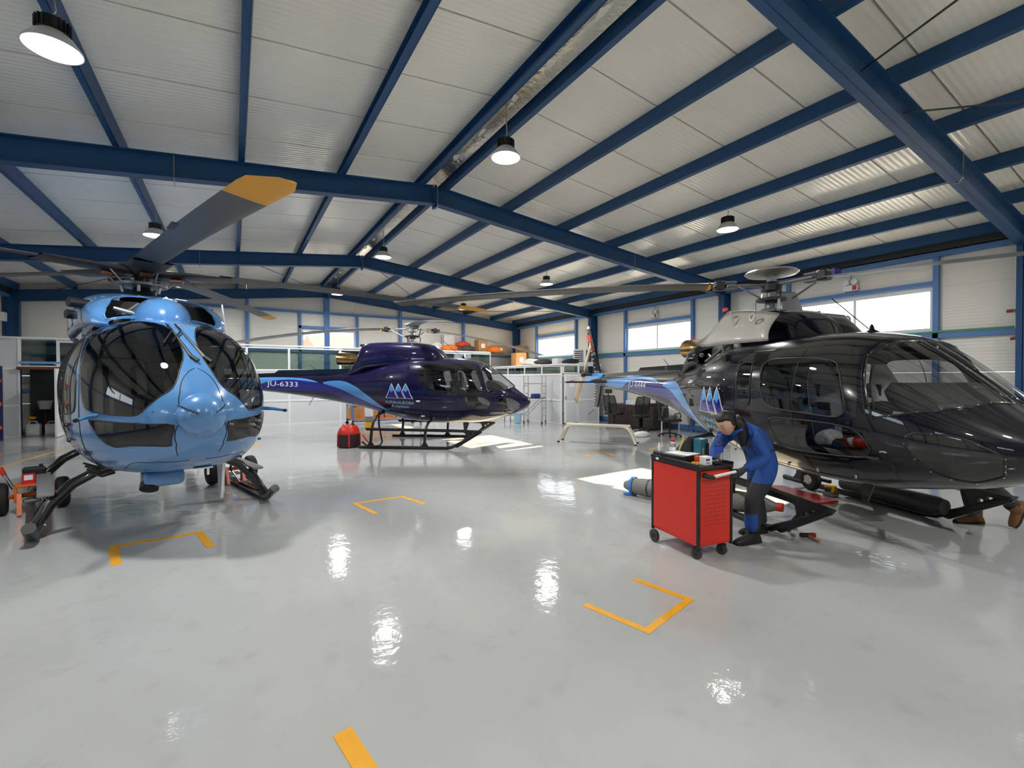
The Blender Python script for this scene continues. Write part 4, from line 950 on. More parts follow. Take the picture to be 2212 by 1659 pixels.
# tail with shrouded rotor
MB().lathe([(.50, -.13), (.56, -.12), (.58, 0), (.56, .12), (.50, .13)], c=(-7.5, 0, 2.05), axis=(0, 1, 0), n=40, cap=False).obj('tail_shroud', M_LBLUE, hb, smooth=60)
fan = MB().cyl((-7.5, -.06, 2.05), (-7.5, .06, 2.05), .14, n=16).obj('tail_fan_hub', M_BROOT, hb)
for k in range(10):
    a = 2*PI*k/10; MB().span((-7.5+.13*math.cos(a), 0, 2.05+.13*math.sin(a)), (-7.5+.49*math.cos(a), 0, 2.05+.49*math.sin(a)), .05, .012, roll=.5).obj('fan_blade', M_BROOT, fan)
MB().prism([(-7.2, 2.5), (-7.9, 2.5), (-8.3, 3.5), (-7.95, 3.5)], -.05, .05).obj('tail_fin', M_LBLUE, hb)
MB().prism([(-6.0, -1.3), (-6.0, 1.3), (-6.45, 1.3), (-6.45, -1.3)], 1.98, 2.03, plane='xy').obj('horizontal_stabilizer', M_LBLUE, hb)
# rotor
zb_ = 3.15
MB().lathe([(.24, 2.70), (.24, 2.80), (.13, 2.86), (.085, 2.95), (.085, 3.18)], n=20).obj('mast', M_HUBD, hb, smooth=40)
MB().lathe([(.09, 2.93), (.30, 2.95), (.30, 2.985), (.09, 3.0)], n=24).obj('swashplate', M_HUB, hb, smooth=40)
MB().lathe([(.28, 3.17), (.30, 3.20), (.27, 3.24), (.16, 3.275), (.001, 3.285)], n=28).obj('hub_cap', M_BROOT, hb, smooth=60)
for k in range(5):
    a = 2*PI*k/5+.005; R = Matrix.Rotation(a, 4, 'Z')
    tap = lambda q: (1.0 if q < .95 else math.sqrt(max(.12, 1-((q-.95)/.05)**2)))
    b = blade(.95, 5.4, .30, .13, M_BROT, hb, ang=a, z=zb_+.005, tilt=.034, pitch=-.10, thick=.04, taper=tap, tipmat=M_BTIP, tiplen=.62)
    P = []
    for i in range(10):                                     # broad root cuff
        u = i/9; r = .12+.98*u; wd = .12+.085*math.sin(min(1, u*1.5)*PI*.6); th = .10*(1-u)+.03
        ring_ = []
        for j in range(10):
            g = 2*PI*j/10; ring_.append(R @ Vector((r, wd*math.cos(g)*(1+.25*(u > .4)*(math.cos(g) < 0)), zb_-.034*r*math.cos(a)+th*.5*math.sin(g))))
        P.append(ring_+[ring_[0]])
    MB().grid(P).obj('blade_cuff', M_BROOT, b, smooth=180)
    MB().cyl(R @ Vector((.28, .1, 2.97)), R @ Vector((.42, .12, zb_-.03)), .013, n=8).obj('pitch_link', M_STEEL, b)
    MB().box(R @ Vector((.40, .0, zb_-.09)), (.16, .14, .05), rz=a, bev=.01).obj('lead_lag_damper', M_WOOD, b)
    MB().cyl(R @ Vector((.2, -.06, 2.86)), R @ Vector((.22, -.06, 2.97)), .02, n=8).obj('servo', M_STEEL, b)
    MB().box(R @ Vector((3.3, -.22, zb_-.034*3.3*math.cos(a)-.03)), (.22, .06, .01), rz=a).obj('trim_tab', M_BROOT, b)
# ground handling wheels clamped to the skids
def wheelset(s, lab):
    t = thing('tow_dolly', lab, 'dolly', (-1.099+math.cos(-1.311)*0-math.sin(-1.311)*1.10*s, 8.284+math.sin(-1.311)*0+math.cos(-1.311)*1.10*s, 0), -1.311, 'ground handling wheels of the light blue helicopter')
    for y in (-.27, .27):
        wl_ = MB().lathe([(.09, -.065), (.15, -.07), (.185, -.05), (.195, -.02), (.195, .02), (.185, .05), (.15, .07), (.09, .065)], c=(0, y, .195), axis=(0, 1, 0), n=28).obj('tyre', M_RUBBER, t, smooth=40)
        MB().lathe([(.02, -.04), (.092, -.05), (.092, .05), (.02, .04)], c=(0, y, .195), axis=(0, 1, 0), n=20).obj('rim', M_ALU, wl_, smooth=40)
    MB().box((0, 0, .21), (.06, .42, .05), bev=.01).obj('axle', M_ORANGE, t)
    fr_ = MB().box((.06, -.14, .25), (.2, .03, .2), bev=.006).box((.06, .14, .25), (.2, .03, .2), bev=.006).box((.06, 0, .345), (.2, .3, .03), bev=.006).obj('frame', M_ORANGE, t)
    MB().prism([(.12, .02), (.28, .02), (.16, .26), (.1, .26)], -.13, -.09).obj('lift_leg', M_ORANGE, t); MB().prism([(.12, .02), (.28, .02), (.16, .26), (.1, .26)], .09, .13).obj('lift_leg', M_ORANGE, t)
    MB().box((.1, 0, .15), (.1, .16, .04), bev=.01).obj('skid_clamp', M_STEEL, t)
    pk = MB().box((.02, .02, .455), (.17, .21, .19), bev=.02).obj('pump_box', M_BLACK, t)
    MB().box((.112, -.03, .42), (.02, .12, .13), bev=.004).obj('red_label', M_RED, pk); MB().box((.124, -.03, .44), (.004, .075, .06)).obj('white_label', M_LET, pk)
    MB().cyl((.0, .08, .55), (.0, .08, .58), .02, n=10).obj('filler_cap', M_BLACK, pk)
    hd = MB().cyl((0, -.16, .3), (-.05, -.25, .52), .018, n=10).obj('pump_handle', M_STEEL, t); MB().cyl((-.04, -.232, .47), (-.06, -.268, .57), .024, n=10).obj('grip', M_RED, hd)
    return t
wheelset(-1, 'orange wheel set with black pump box on the left hand skid of the blue helicopter')
wheelset(1, 'orange wheel set on the right hand skid of the blue helicopter')
# ================================================================== partitions and rooms
def frame_wall(par, axis, pos, cells, thick=.06, fw=.07):
    """white framed partition; cells = (u0, u1, z0, z1, 'glass'|'panel')"""
    for (u0, u1, z0, z1, k) in cells:
        cu, cz = (u0+u1)/2, (z0+z1)/2
        def bx(u, z, du, dz, th):
            return MB().box((u, pos, z) if axis == 'x' else (pos, u, z), (du, th, dz) if axis == 'x' else (th, du, dz))
        f = bx(cu, z0+fw/4, u1-u0, fw/2, thick)
        for args in ((cu, z1-fw/4, u1-u0, fw/2), (u0+fw/4, cz, fw/2, z1-z0-fw), (u1-fw/4, cz, fw/2, z1-z0-fw)):
            c = (args[0], pos, args[1]) if axis == 'x' else (pos, args[0], args[1])
            f.box(c, (args[2], thick, args[3]) if axis == 'x' else (thick, args[2], args[3]))
        fo = f.obj('partition_frame', M_WHITE, par)
        bx(cu, cz, u1-u0-fw, z1-z0-fw, .012 if k == 'glass' else .03).obj('pane' if k == 'glass' else 'panel', M_TINT if k == 'glass' else M_PART, par)
YP = 18.3
wp = struct('wall_partition', 'white framed office partition along the back wall, glazed above solid panels')
cells = []
for a, b in zip((-5.75, -5.15), (-5.15, -5.14)): pass
cells += [(-5.75, -5.16, 0, .9, 'panel'), (-5.75, -5.16, .9, 1.95, 'panel'), (-5.75, -5.16, 1.95, 2.82, 'panel'), (-5.16, -4.36, 2.0, 2.82, 'glass')]
us = [-4.36, -3.3, -2.0, -.7, .40, 1.72, 3.48, 4.8, 6.1, 7.4, 8.7, 10.0]
for u0, u1 in zip(us, us[1:]):
    cells += [(u0, u1, 0, .86, 'panel'), (u0, u1, .86, 1.95, 'panel'), (u0, u1, 1.95, 2.75, 'glass')]
frame_wall(wp, 'x', YP, cells)
MB().box((6.8, YP+.62, 2.78), (6.4, 1.25, .05)).obj('office_roof', M_WHITE, wp); MB().box((-4.55, YP+.62, 2.78), (2.4, 1.25, .05)).obj('office_roof', M_WHITE, wp)
MB().box((2.1, YP-.02, 2.82), (15.75, .1, .05)).obj('top_rail', M_WHITE, wp)
MB().box((-4.8, YP+1.1, 1.2), (.9, .04, 2.4)).obj('store_back', M_DGREY, wp)
dr = struct('door_1', 'white store room door standing open by the left partition')
MB().box((-4.27, YP-.34, .98), (.05, .62, 1.93)).obj('door_leaf', M_WHITE, dr)
for z in (.5, 1.4): MB().box((-4.245, YP-.34, z), (.012, .46, .75)).obj('door_panel', M_PART, dr)
MB().box((-4.24, YP-.58, 1.0), (.05, .03, .12), bev=.008).obj('door_handle', M_STEEL, dr)
tag(MB().box((-4.45, YP-.09, 1.955), (1.5, .09, .085), bev=.02).obj('wooden_batten', M_WOOD), 'long brown wooden batten over the store room doorway', 'batten')
# small corner room
wc = struct('wall_corner_room', 'small white corner room with a strip of glazing under its roof')
cs = []
yy = [13.0, 14.2, 15.4, 16.7, 18.25]
for a, b in zip(yy, yy[1:]): cs += [(a, b, 0, .85, 'panel'), (a, b, .85, 1.78, 'panel'), (a, b, 1.78, 2.1, 'glass')]
frame_wall(wc, 'y', 10.0, cs)
frame_wall(wc, 'x', 13.0, [(10.05, 10.75, 1.82, 2.12, 'glass'), (10.75, 11.75, 0, .85, 'panel'), (10.75, 11.75, .85, 1.78, 'panel'), (10.75, 11.75, 1.78, 2.12, 'glass')])
MB().box((10.9, 15.6, 2.14), (1.9, 5.3, .05)).obj('room_roof', M_WHITE, wc)
d2 = struct('door_2', 'white door of the small corner room with a red notice')
MB().box((10.40, 12.97, .92), (.64, .05, 1.76)).obj('door_leaf', M_WHITE, d2)
for z, h in ((.45, .7), (1.3, .85)): MB().box((10.40, 12.94, z), (.46, .012, h)).obj('door_panel', M_PART, d2)
MB().box((10.13, 12.93, .95), (.03, .05, .1), bev=.008).obj('door_handle', M_STEEL, d2)
nt_ = MB().box((10.42, 12.93, 1.45), (.24, .006, .24)).obj('notice', M_LET, d2)
MB().box((10.42, 12.926, 1.52), (.22, .004, .09)).obj('red_band', M_RED, nt_)
# ---- shelf rack at the far left
M_RBLUE = mat('rack_blue', srgb(30, 44, 92), .5, noise=.1); M_RORG = mat('rack_orange', srgb(214, 78, 34), .5, noise=.1)
t = thing('shelf_rack', 'blue and orange pallet rack at the far left edge', 'rack', (-5.32, 17.55, 0))
for x in (0, -.42):
    for y in (0, -2.4): MB().box((x, y, 1.0), (.07, .07, 2.0)).obj('upright', M_RBLUE, t)
for z in (.35, .98, 1.6):
    for x in (0, -.42): MB().box((x, -1.2, z), (.05, 2.4, .09)).obj('beam', M_RORG, t)
    MB().box((-.21, -1.2, z+.05), (.40, 2.4, .02)).obj('shelf', M_PART, t)
for k, (z, h) in enumerate(((.43, .42), (1.06, .36))):
    tag(MB().box((-5.5, 17.2, z-.02+h/2), (.3, .5, h), bev=.02).obj('storage_bin', mat('pale_green_bin%d' % k, srgb(196, 216, 186), .5)), ['pale green storage bin on the lower shelf of the rack', 'pale green storage bin on the middle shelf of the rack'][k], 'bin')
tag(MB().box((-5.66, 18.9, 3.45), (.12, .22, .26), bev=.01).obj('junction_box', M_WHITE), 'small white electrical box high on the left wall', 'electrical box')
# ---- things in the store doorway
M_JUG = mat('white_jug', srgb(214, 216, 218), .45)
def jug(x, y, z, s, lab):
    t = thing('jerrycan', lab, 'jerrycan', (x, y, z))
    MB().box((0, 0, .15*s), (.26*s, .2*s, .30*s), bev=.03*s, seg=2).obj('can_body', M_JUG, t, smooth=40)
    MB().tube([(-.09*s, 0, .30*s), (-.07*s, 0, .36*s), (.05*s, 0, .36*s), (.07*s, 0, .30*s)], .015*s, n=8).obj('handle', M_JUG, t, smooth=60)
    MB().cyl((.1*s, 0, .29*s), (.1*s, 0, .34*s), .025*s, n=12).obj('cap', M_BLACK, t)
    MB().box((0, -.102*s, .14*s), (.14*s, .004, .14*s)).obj('label_sticker', M_LET, t)
jug(-4.98, 18.62, 0, 1.15, 'white plastic jerrycan in the store doorway, left'); jug(-4.58, 18.6, 0, 1.1, 'white plastic jerrycan with label in the store doorway, right')
t = thing('mop_bucket', 'grey mop bucket on a stand inside the store doorway', 'bucket', (-4.82, 18.95, 0))
MB().lathe([(.12, .75), (.17, 1.0), (.18, 1.0), (.165, .99), (.115, .77)], n=20, cap=False).obj('bucket', M_PART, t, smooth=50); MB().lathe([(.001, .76), (.118, .76)], n=20).obj('bucket_base', M_PART, t)
MB().cyl((0, 0, 0), (0, 0, .76), .03, n=10).obj('stand_post', M_WOOD, t); MB().cyl((0, 0, 0), (0, 0, .02), .15, n=16).obj('stand_foot', M_DGREY, t)
tag(MB().sph((-5.02, 18.6, .52), .10, n=14, sc_=(1.1, .9, .5)).obj('cloth', M_YELLOW, smooth=180), 'crumpled yellow cloth on the left jerrycan in the doorway', 'cloth')
# ---- stored things on the office and corner room roofs
M_OBAG = mat('orange_bag_fabric', srgb(226, 116, 34), .7, noise=.12, bump=.4, bscale=12); M_RBAG = mat('red_bag_fabric', srgb(206, 74, 44), .7, noise=.14, bump=.4, bscale=14)
M_DBAG = mat('dark_bag_fabric', srgb(74, 66, 62), .8, noise=.2, bump=.4, bscale=14); M_PBAG = mat('white_plastic_bag', srgb(224, 222, 218), .4, noise=.06, bump=.6, bscale=16)
def lump(x, y, z, sx, sy, sz, m, name, lab, cat, rz=0, seed=1):
    b = MB().sph((0, 0, 0), 1.0, n=24); rnd = random.Random(seed); ph = [rnd.uniform(0, 6) for _ in range(6)]
    for v in b.bm.verts:
        k = 1+.07*math.sin(3*v.co.x+ph[0])*math.cos(4*v.co.y+ph[1])+.05*math.sin(7*v.co.y+ph[2]+5*v.co.z)
        v.co = Vector((v.co.x*sx*k, v.co.y*sy*k, max(-.55, v.co.z)*sz*k))
    return tag(b.obj(name, m, smooth=180, loc=(x, y, z+.55*sz*1.02), rz=rz), lab, cat)
RZ_ = 2.85
lump(8.2, 18.75, RZ_, .40, .28, .19, M_OBAG, 'kit_bag', 'orange kit bag on the office roof, left one', 'bag', seed=2)
lump(9.05, 18.62, RZ_, .30, .26, .18, M_DBAG, 'rolled_bag', 'dark rolled up bag on the office roof between orange bag and carton', 'bag', seed=3)
lump(8.95, 18.95, RZ_+.22, .42, .2, .16, M_RBAG, 'kit_bag', 'red striped bag lying on top of the dark bag on the office roof', 'bag', rz=.2, seed=4)
lump(10.3, 18.6, 2.85, .36, .27, .20, M_OBAG, 'kit_bag', 'orange kit bag on the office roof, right one', 'bag', seed=5)
lump(7.75, 19.2, RZ_, .33, .2, .28, M_PBAG, 'plastic_bag', 'clear plastic bag behind the left orange bag', 'bag', seed=6)
def carton(x, y, z, sx, sy, sz, rz, lab):
    t = thing('carton', lab, 'box', (x, y, z), rz, 'cardboard boxes stored on the roofs')
    MB().box((0, 0, sz/2), (sx, sy, sz), bev=.004).obj('box_body', M_CARD, t); MB().box((0, 0, sz+.001), (sx*.98, .05, .002)).obj('packing_tape', M_WOOD, t)
    MB().box((0, -sy/2-.002, sz*.5), (sx*.4, .003, sz*.35)).obj('box_label', M_LET, t)
carton(9.75, 18.75, RZ_, .48, .4, .56, .05, 'tall cardboard box on the office roof beside the red bag')
carton(10.95, 19.15, 2.85, .6, .4, .36, -.3, 'flat tilted cardboard box behind the right orange bag')
carton(11.15, 17.7, 2.17, .58, .4, .62, .1, 'cardboard box with print beside the right orange bag')
carton(11.85, 18.6, 2.17, .4, .4, 1.05, .2, 'pale cardboard box nearest the far right window')
MB_ = MB().box((8.35, 19.3, 3.2), (.5, .3, .8), bev=.01); tag(MB_.obj('tall_case', M_WHITE), 'tall white case against the back wall on the office roof', 'case')
lump(10.62, 15.9, 2.2, .35, .5, .16, M_PBAG, 'plastic_bag', 'white plastic bag on the corner room roof, far end', 'bag', seed=8)
lump(10.45, 14.75, 2.2, .30, .5, .13, M_DBAG, 'dark_bag', 'dark patterned bag on the corner room roof', 'bag', seed=9)
lump(10.75, 13.4, 2.2, .3, .35, .11, M_RUBBER, 'dark_bag', 'black bag beside the air conditioner on the corner room roof', 'bag', seed=10)
tag(MB().box((10.5, 13.9, 2.29), (.3, .35, .22), bev=.02).obj('white_box', M_WHITE), 'white box on the corner room roof', 'box')
t = thing('air_conditioner', 'white outdoor air conditioner unit on the corner room roof', 'air conditioner', (11.45, 13.55, 2.17))
MB().box((0, 0, .3), (.40, .75, .58), bev=.02).obj('casing', M_WHITE, t)
for k in range(6): MB().box((-.205, .0, .12+k*.075), (.015, .5, .04)).obj('grille_slat', M_DGREY, t)
MB().box((-.04, -.378, .3), (.26, .01, .44)).obj('grille', M_DGREY, t)
# ---- scaffold tower, bucket, trolley
t = thing('scaffold_tower', 'aluminium rolling scaffold tower in front of the corner room', 'scaffold', (9.42, 13.85, 0), -.9)
for x in (-.34, .34):
    for y in (-.25, .25):
        p = MB().cyl((x, y, .1), (x, y, 1.75), .02, n=8).obj('upright', M_ALU, t, smooth=40)
        MB().lathe([(.02, -.015), (.05, -.015), (.05, .015), (.02, .015)], c=(x, y, .05), axis=(1, 0, 0), n=12).obj('castor', M_BLACK, p); MB().box((x, y, .085), (.04, .05, .05)).obj('fork', M_STEEL, p)
    for k in range(5): MB().cyl((x, -.25, .28+.27*k), (x, .25, .28+.27*k), .014, n=6).obj('rung', M_ALU, t)
for y in (-.25, .25):
    MB().cyl((-.34, y, .3), (.34, y, 1.0), .012, n=6).obj('diagonal', M_ALU, t); MB().cyl((-.34, y, 1.45), (.34, y, 1.45), .014, n=6).obj('guard_rail', M_ALU, t)
MB().box((0, 0, .92), (.66, .46, .03)).obj('platform', M_DGREY, t)
tag(MB().box((9.42, 13.8, 1.0), (.30, .22, .16), bev=.02).obj('tool_case', mat('blue_case', srgb(34, 48, 120), .5), rz=0), 'small blue case on the scaffold platform', 'case')
t = thing('step_platform', 'low aluminium step platform behind the scaffold tower', 'step', (9.25, 15.0, 0), .3)
MB().box((0, 0, .24), (.9, .35, .03)).obj('tread', M_ALU, t)
for x in (-.4, .4): MB().tube([(x, -.16, 0), (x, -.14, .23), (x, .14, .23), (x, .16, 0)], .015, n=6).obj('leg', M_BLACK, t)
t = thing('waste_bin', 'pale blue plastic bin beside the scaffold tower', 'bin', (8.86, 14.15, 0))
MB().lathe([(.001, .01), (.12, .01), (.15, .38), (.16, .38), (.15, .36), (.11, .03)], n=20, cap=False).obj('bin_body', mat('pale_blue_plastic', srgb(150, 190, 214), .4), t, smooth=50); MB().lathe([(.155, .37), (.17, .38), (.155, .395)], n=20, cap=False).obj('rim', M_WHITE, t, smooth=50)
t = thing('trolley', 'blue framed trolley with orange deck behind the middle helicopter tail', 'trolley', (4.35, 16.7, 0))
for x in (-.85, 1.6):
    for y in (-.4, .5):
        MB().box((x, y, .75), (.05, .05, 1.25)).obj('upright', M_BLUEL, t); c_ = MB().lathe([(.02, -.02), (.06, -.02), (.06, .02), (.02, .02)], c=(x, y, .06), axis=(0, 1, 0), n=14).obj('castor', M_BLACK, t)
for y in (-.4, .5): MB().box((.375, y, .16), (2.5, .05, .06)).obj('base_rail', M_BLUEL, t)
for z in (.7, 1.3): MB().box((-.85, .05, z), (.04, .9, .04)).obj('side_rail', M_BLUEL, t)
MB().box((.375, .05, .21), (2.42, .86, .03)).obj('deck', mat('orange_deck', srgb(206, 110, 52), .5, noise=.15), t)
for k in range(3): tag(MB().box((3.75+.62*k, 16.85, .425), (.58, .5, .40), bev=.006).obj('carton', M_CARD), ['cardboard box on the orange trolley deck, left end', 'cardboard box on the orange trolley deck, middle', 'cardboard box on the orange trolley deck, right end'][k], 'box', 'cardboard boxes on the trolley')
lump(4.0, 16.9, .63, .5, .25, .16, mat('yellow_sheet', srgb(214, 190, 120), .6, noise=.1), 'plastic_sheet', 'crumpled yellowish plastic sheet on the trolley boxes', 'sheet', seed=12)
t = thing('water_container', 'white water container on a yellow base near the trolley', 'container', (3.85, 15.5, 0))
MB().box((0, 0, .10), (.24, .24, .20), bev=.01).obj('base', M_YELLOW, t); MB().box((0, 0, .29), (.24, .24, .16), bev=.02).obj('grey_band', M_GREY, t); MB().box((0, 0, .56), (.24, .24, .38), bev=.04, seg=2).obj('tank', M_WHITE, t, smooth=40)
tag(MB().prism([(.05, 2.0), (.3, 2.0), (.3, 2.45), (.18, 2.6), (.05, 2.6)], 18.36, 18.42).obj('life_vest', M_YELLOW), 'yellow vest hanging behind the partition glass beside the blue helicopter', 'vest')
# ---- desks and chairs at the right wall
M_DESK = mat('dark_brown_desk', srgb(52, 40, 38), .45, noise=.15); M_MESH = mat('black_mesh_fabric', srgb(30, 30, 32), .7, alpha=.86)
t = thing('desk', 'dark brown office desk under the window', 'desk', (11.55, 11.2, 0))
MB().box((0, 0, .74), (.75, 1.5, .03)).obj('desk_top', M_DESK, t); MB().box((-.34, 0, .40), (.03, 1.4, .66)).obj('modesty_panel', M_DESK, t)
for y in (-.7, .7): MB().box((0, y, .36), (.7, .04, .72)).obj('side_panel', M_DESK, t)
t = thing('desk', 'dark brown desk pedestal end beside the right office chairs', 'desk', (11.5, 10.08, 0))
MB().box((0, 0, .74), (.7, .5, .03)).obj('desk_top', M_DESK, t); MB().box((0, 0, .38), (.62, .46, .68)).obj('pedestal', M_DESK, t)
for k in range(3): MB().box((-.32, 0, .2+.2*k), (.015, .42, .18)).obj('drawer_front', M_DESK, t)
t = thing('table', 'white topped work table by the right wall', 'table', (11.55, 8.6, 0))
MB().box((0, 0, .76), (.9, 1.9, .035)).obj('table_top', M_WHITE, t)
for x in (-.4, .4):
    for y in (-.88, .88): MB().tube([(x, y, .75), (x-.04, y, .35), (x-.05, y, 0)], .018, n=8).obj('leg', M_WHITE, t)
for k in range(4): tag(MB().box((11.5, 10.85+.12*k, .825), (.2, .1, .14)).obj('paper_box', M_LET), ['stack of white papers on the dark desk, far one', 'white paper box on the dark desk, second', 'white paper box on the dark desk, third', 'white paper box on the dark desk, near one'][3-k], 'papers', 'papers on the dark desk')
tag(MB().box((11.5, 10.05, .80), (.4, .3, .08), bev=.01).obj('laptop_case', M_BLACK), 'flat black case on the desk pedestal', 'case')
def chair(x, y, rz, lab):
    t = thing('office_chair', lab, 'chair', (x, y, 0), rz, 'black mesh office chairs')
    MB().box((0, 0, .47), (.48, .48, .08), bev=.035, seg=2).obj('seat', M_SEATB, t, smooth=40)
    P = [[(-.22-.10*u*u-.03*math.cos(v*PI*.5), (.20+.03*math.sin(u*PI))*v, .55+.52*u) for v in (-1, -.6, -.2, .2, .6, 1)] for u in [i/7 for i in range(8)]]
    bk_ = MB().grid(P).obj('backrest', M_MESH, t, smooth=180); MB().tube([p[0] for p in P]+[p[-1] for p in P[::-1]], .016, n=6, closed=True).obj('back_frame', M_BLACK, bk_)
    MB().tube([(-.30, 0, .95), (-.36, 0, 1.12), (-.35, 0, 1.2)], .016, n=6).obj('headrest_post', M_BLACK, bk_); MB().box((-.34, 0, 1.22), (.06, .26, .14), bev=.025, seg=2).obj('headrest', M_SEATB, t, smooth=40)
    MB().tube([(-.2, 0, .45), (-.30, 0, .6), (-.33, 0, .9)], .025, n=8).obj('spine', M_BLACK, t)
    for s in (-1, 1):
        MB().tube([(-.05, .25*s, .45), (-.05, .29*s, .50), (-.06, .30*s, .66), (.10, .30*s, .68), (.16, .29*s, .60), (.08, .27*s, .47)], .017, n=6).obj('armrest', M_BLACK, t, smooth=60)
    MB().cyl((0, 0, .1), (0, 0, .44), .03, n=10).obj('gas_lift', M_BLACK, t)
    for k in range(5):
        a = 2*PI*k/5+.3; l = MB().span((0, 0, .11), (.30*math.cos(a), .30*math.sin(a), .07), .04, .03).obj('base_leg', M_BLACK, t)
        MB().lathe([(.008, -.018), (.03, -.018), (.03, .018), (.008, .018)], c=(.30*math.cos(a), .30*math.sin(a), .03), axis=(math.sin(a), -math.cos(a), 0), n=12).obj('castor', M_BLACK, l)
chair(10.80, 11.2, .25, 'black mesh office chair at the dark desk, farthest left'); chair(10.70, 10.02, 1.2, 'black mesh office chair in the middle, turned to the table'); chair(10.42, 8.62, -.2, 'black mesh office chair with armrest, nearest the helicopter tail')
lump(9.75, 9.05, 0, .30, .14, .10, M_PBAG, 'cloth', 'crumpled white plastic sheet on the floor by the office chairs', 'cloth', seed=14)
# ---- work stand
t = thing('work_stand', 'white painted low work stand with splayed legs on the floor', 'work stand', (7.93, 8.82, 0), math.atan2(-1.55, 1.2))
M_STAND = mat('worn_white_paint', srgb(206, 198, 184), .5, noise=.2, nscale=9)
MB().box((0, 0, .44), (1.62, .26, .07), bev=.02).obj('beam', M_STAND, t)
for s in (-1, 1):
    for y in (-.13, .13):
        l = MB().tube([(.66*s, y*.8, .42), (.76*s, y, .40), (.84*s, y*1.2, .30), (.97*s, y*1.7, .02)], .032, n=8).obj('leg', M_STAND, t, smooth=60); MB().cyl((.97*s, y*1.7, 0), (.97*s, y*1.7, .03), .036, n=10).obj('foot', M_RUBBER, l)
# ---- red bag with hose
t = thing('equipment_bag', 'red and black drawstring bag with hose beside the middle helicopter skid', 'bag', (2.36, 11.42, 0), -.5)
b = MB().lathe([(.02, 0), (.24, .0), (.27, .06), (.26, .25), (.25, .33)], n=24); bo = b.obj('bag_body', mat('black_red_fabric', srgb(44, 18, 20), .75, noise=.3, nscale=5), t, smooth=60)
b = MB().lathe([(.252, .32), (.26, .36), (.22, .46), (.16, .52), (.13, .47), (.02, .48)], n=24)
for v in b.bm.verts: v.co.z += .025*math.sin(5*math.atan2(v.co.y, v.co.x))*(v.co.z-.32)/.2
b.obj('bag_collar', M_RED, t, smooth=60)
for k in range(5):
    a = 2*PI*k/5; MB().span((.268*math.cos(a), .268*math.sin(a), .03), (.262*math.cos(a), .262*math.sin(a), .34), .03, .012).obj('red_stripe', M_RED, t)
tag(MB().tube([(2.64, 11.28, .12), (2.72, 11.15, .04), (2.85, 11.02, .025), (3.0, 11.05, .03), (3.1, 11.2, .10), (3.08, 11.42, .5), (3.12, 11.55, .9), (3.24, 11.42, 1.02)], .022, n=8).obj('hose', M_RUBBER, smooth=60), 'black hose running from the red bag up to the middle helicopter', 'hose')
tag(MB().tube([(2.66, 11.3, .28), (2.73, 11.2, .16), (2.8, 11.12, .05), (2.84, 11.1, .03)], .02, n=8).obj('strap', M_RED, smooth=60), 'red strap hanging off the equipment bag', 'strap')
# ---- emergency lights, pipe, valve
for y, z, lab in ((10.71, 3.74, 'white twin head emergency light above the desk window'), (4.95, 3.70, 'white twin head emergency light behind the black helicopter mast')):
    t = thing('emergency_light', lab, 'emergency light', (12.17, y, z))
    MB().box((-.02, 0, 0), (.08, .30, .14), bev=.01).obj('casing', M_WHITE, t); MB().box((-.062, -.09, .0), (.006, .08, .1)).obj('indicator', M_RED, t)
    for s in (-.08, .08): MB().lathe([(.02, 0), (.065, .01), (.065, .05), (.001, .055)], c=(-.02, s, .14), axis=(-1, 0, 0), n=18).obj('lamp_head', M_WHITE, t, smooth=50)
    MB().cyl((0, 0, .07), (0, 0, .45), .006, n=6).obj('conduit', M_DGREY, t)
M_GPIPE = mat('green_pipe_paint', srgb(64, 146, 118), .4, noise=.06)
tag(MB().cyl((12.095, 2.35, 2.565), (12.095, 19.3, 2.565), .022, n=10).obj('pipe', M_GPIPE, smooth=50), 'thin green pipe running along the right wall above the girt', 'pipe')
t = thing('pipe_valve', 'green and red pipe valve at the right edge of the wall', 'valve', (12.08, 2.30, 2.565))
MB().cyl((0, 0, 0), (0, 0, .26), .028, n=12).obj('riser', M_GPIPE, t, smooth=50); MB().tube([(0, 0, .26), (0, .03, .29), (0, .09, .29)], .026, n=10).obj('elbow', M_GPIPE, t, smooth=60)
M_COPPER = mat('red_valve_paint', srgb(150, 62, 42), .4); MB().cyl((0, .06, .29), (0, .14, .29), .03, n=12).obj('tap', M_COPPER, t); MB().cyl((0, 0, -.2), (0, 0, -.03), .03, n=12).obj('drain', M_COPPER, t); MB().cyl((0, 0, -.2), (0, .09, -.22), .028, n=12).obj('spout', M_COPPER, t)
# ---- floor tape
def tape(pts, wd, lab):
    P = [Vector(p) for p in pts]; n = len(P); Lp, Rp = [], []
    for i in range(n):
        d0 = (P[i]-P[i-1]).normalized() if i else (P[1]-P[0]).normalized(); d1 = (P[i+1]-P[i]).normalized() if i < n-1 else d0
        m = Vector((-d0.y-d1.y, d0.x+d1.x)).normalized(); m = m/max(.4, m.dot(Vector((-d0.y, d0.x))))*wd*.5; Lp.append(P[i]+m); Rp.append(P[i]-m)
    b = MB()
    for z in (.0, .003): pass
    A = [[b.bm.verts.new((*q, z)) for q in S] for S in (Lp, Rp) for z in (0, .003)]
    for i in range(n-1):
        for u, v in ((1, 3), (3, 2), (2, 0), (0, 1)): b.bm.faces.new((A[u][i], A[u][i+1], A[v][i+1], A[v][i]))
    b.bm.faces.new([A[k][0] for k in (0, 1, 3, 2)]); b.bm.faces.new([A[k][-1] for k in (0, 1, 3, 2)])
    return tag(b.obj('floor_tape', M_YELLOW), lab, 'floor marking', 'yellow tape marks on the floor')
tape([(2.79, 2.66), (2.88, 2.2), (2.29, 2.07), (2.17, 2.55)], .055, 'yellow tape bracket on the floor in front of the red cart')
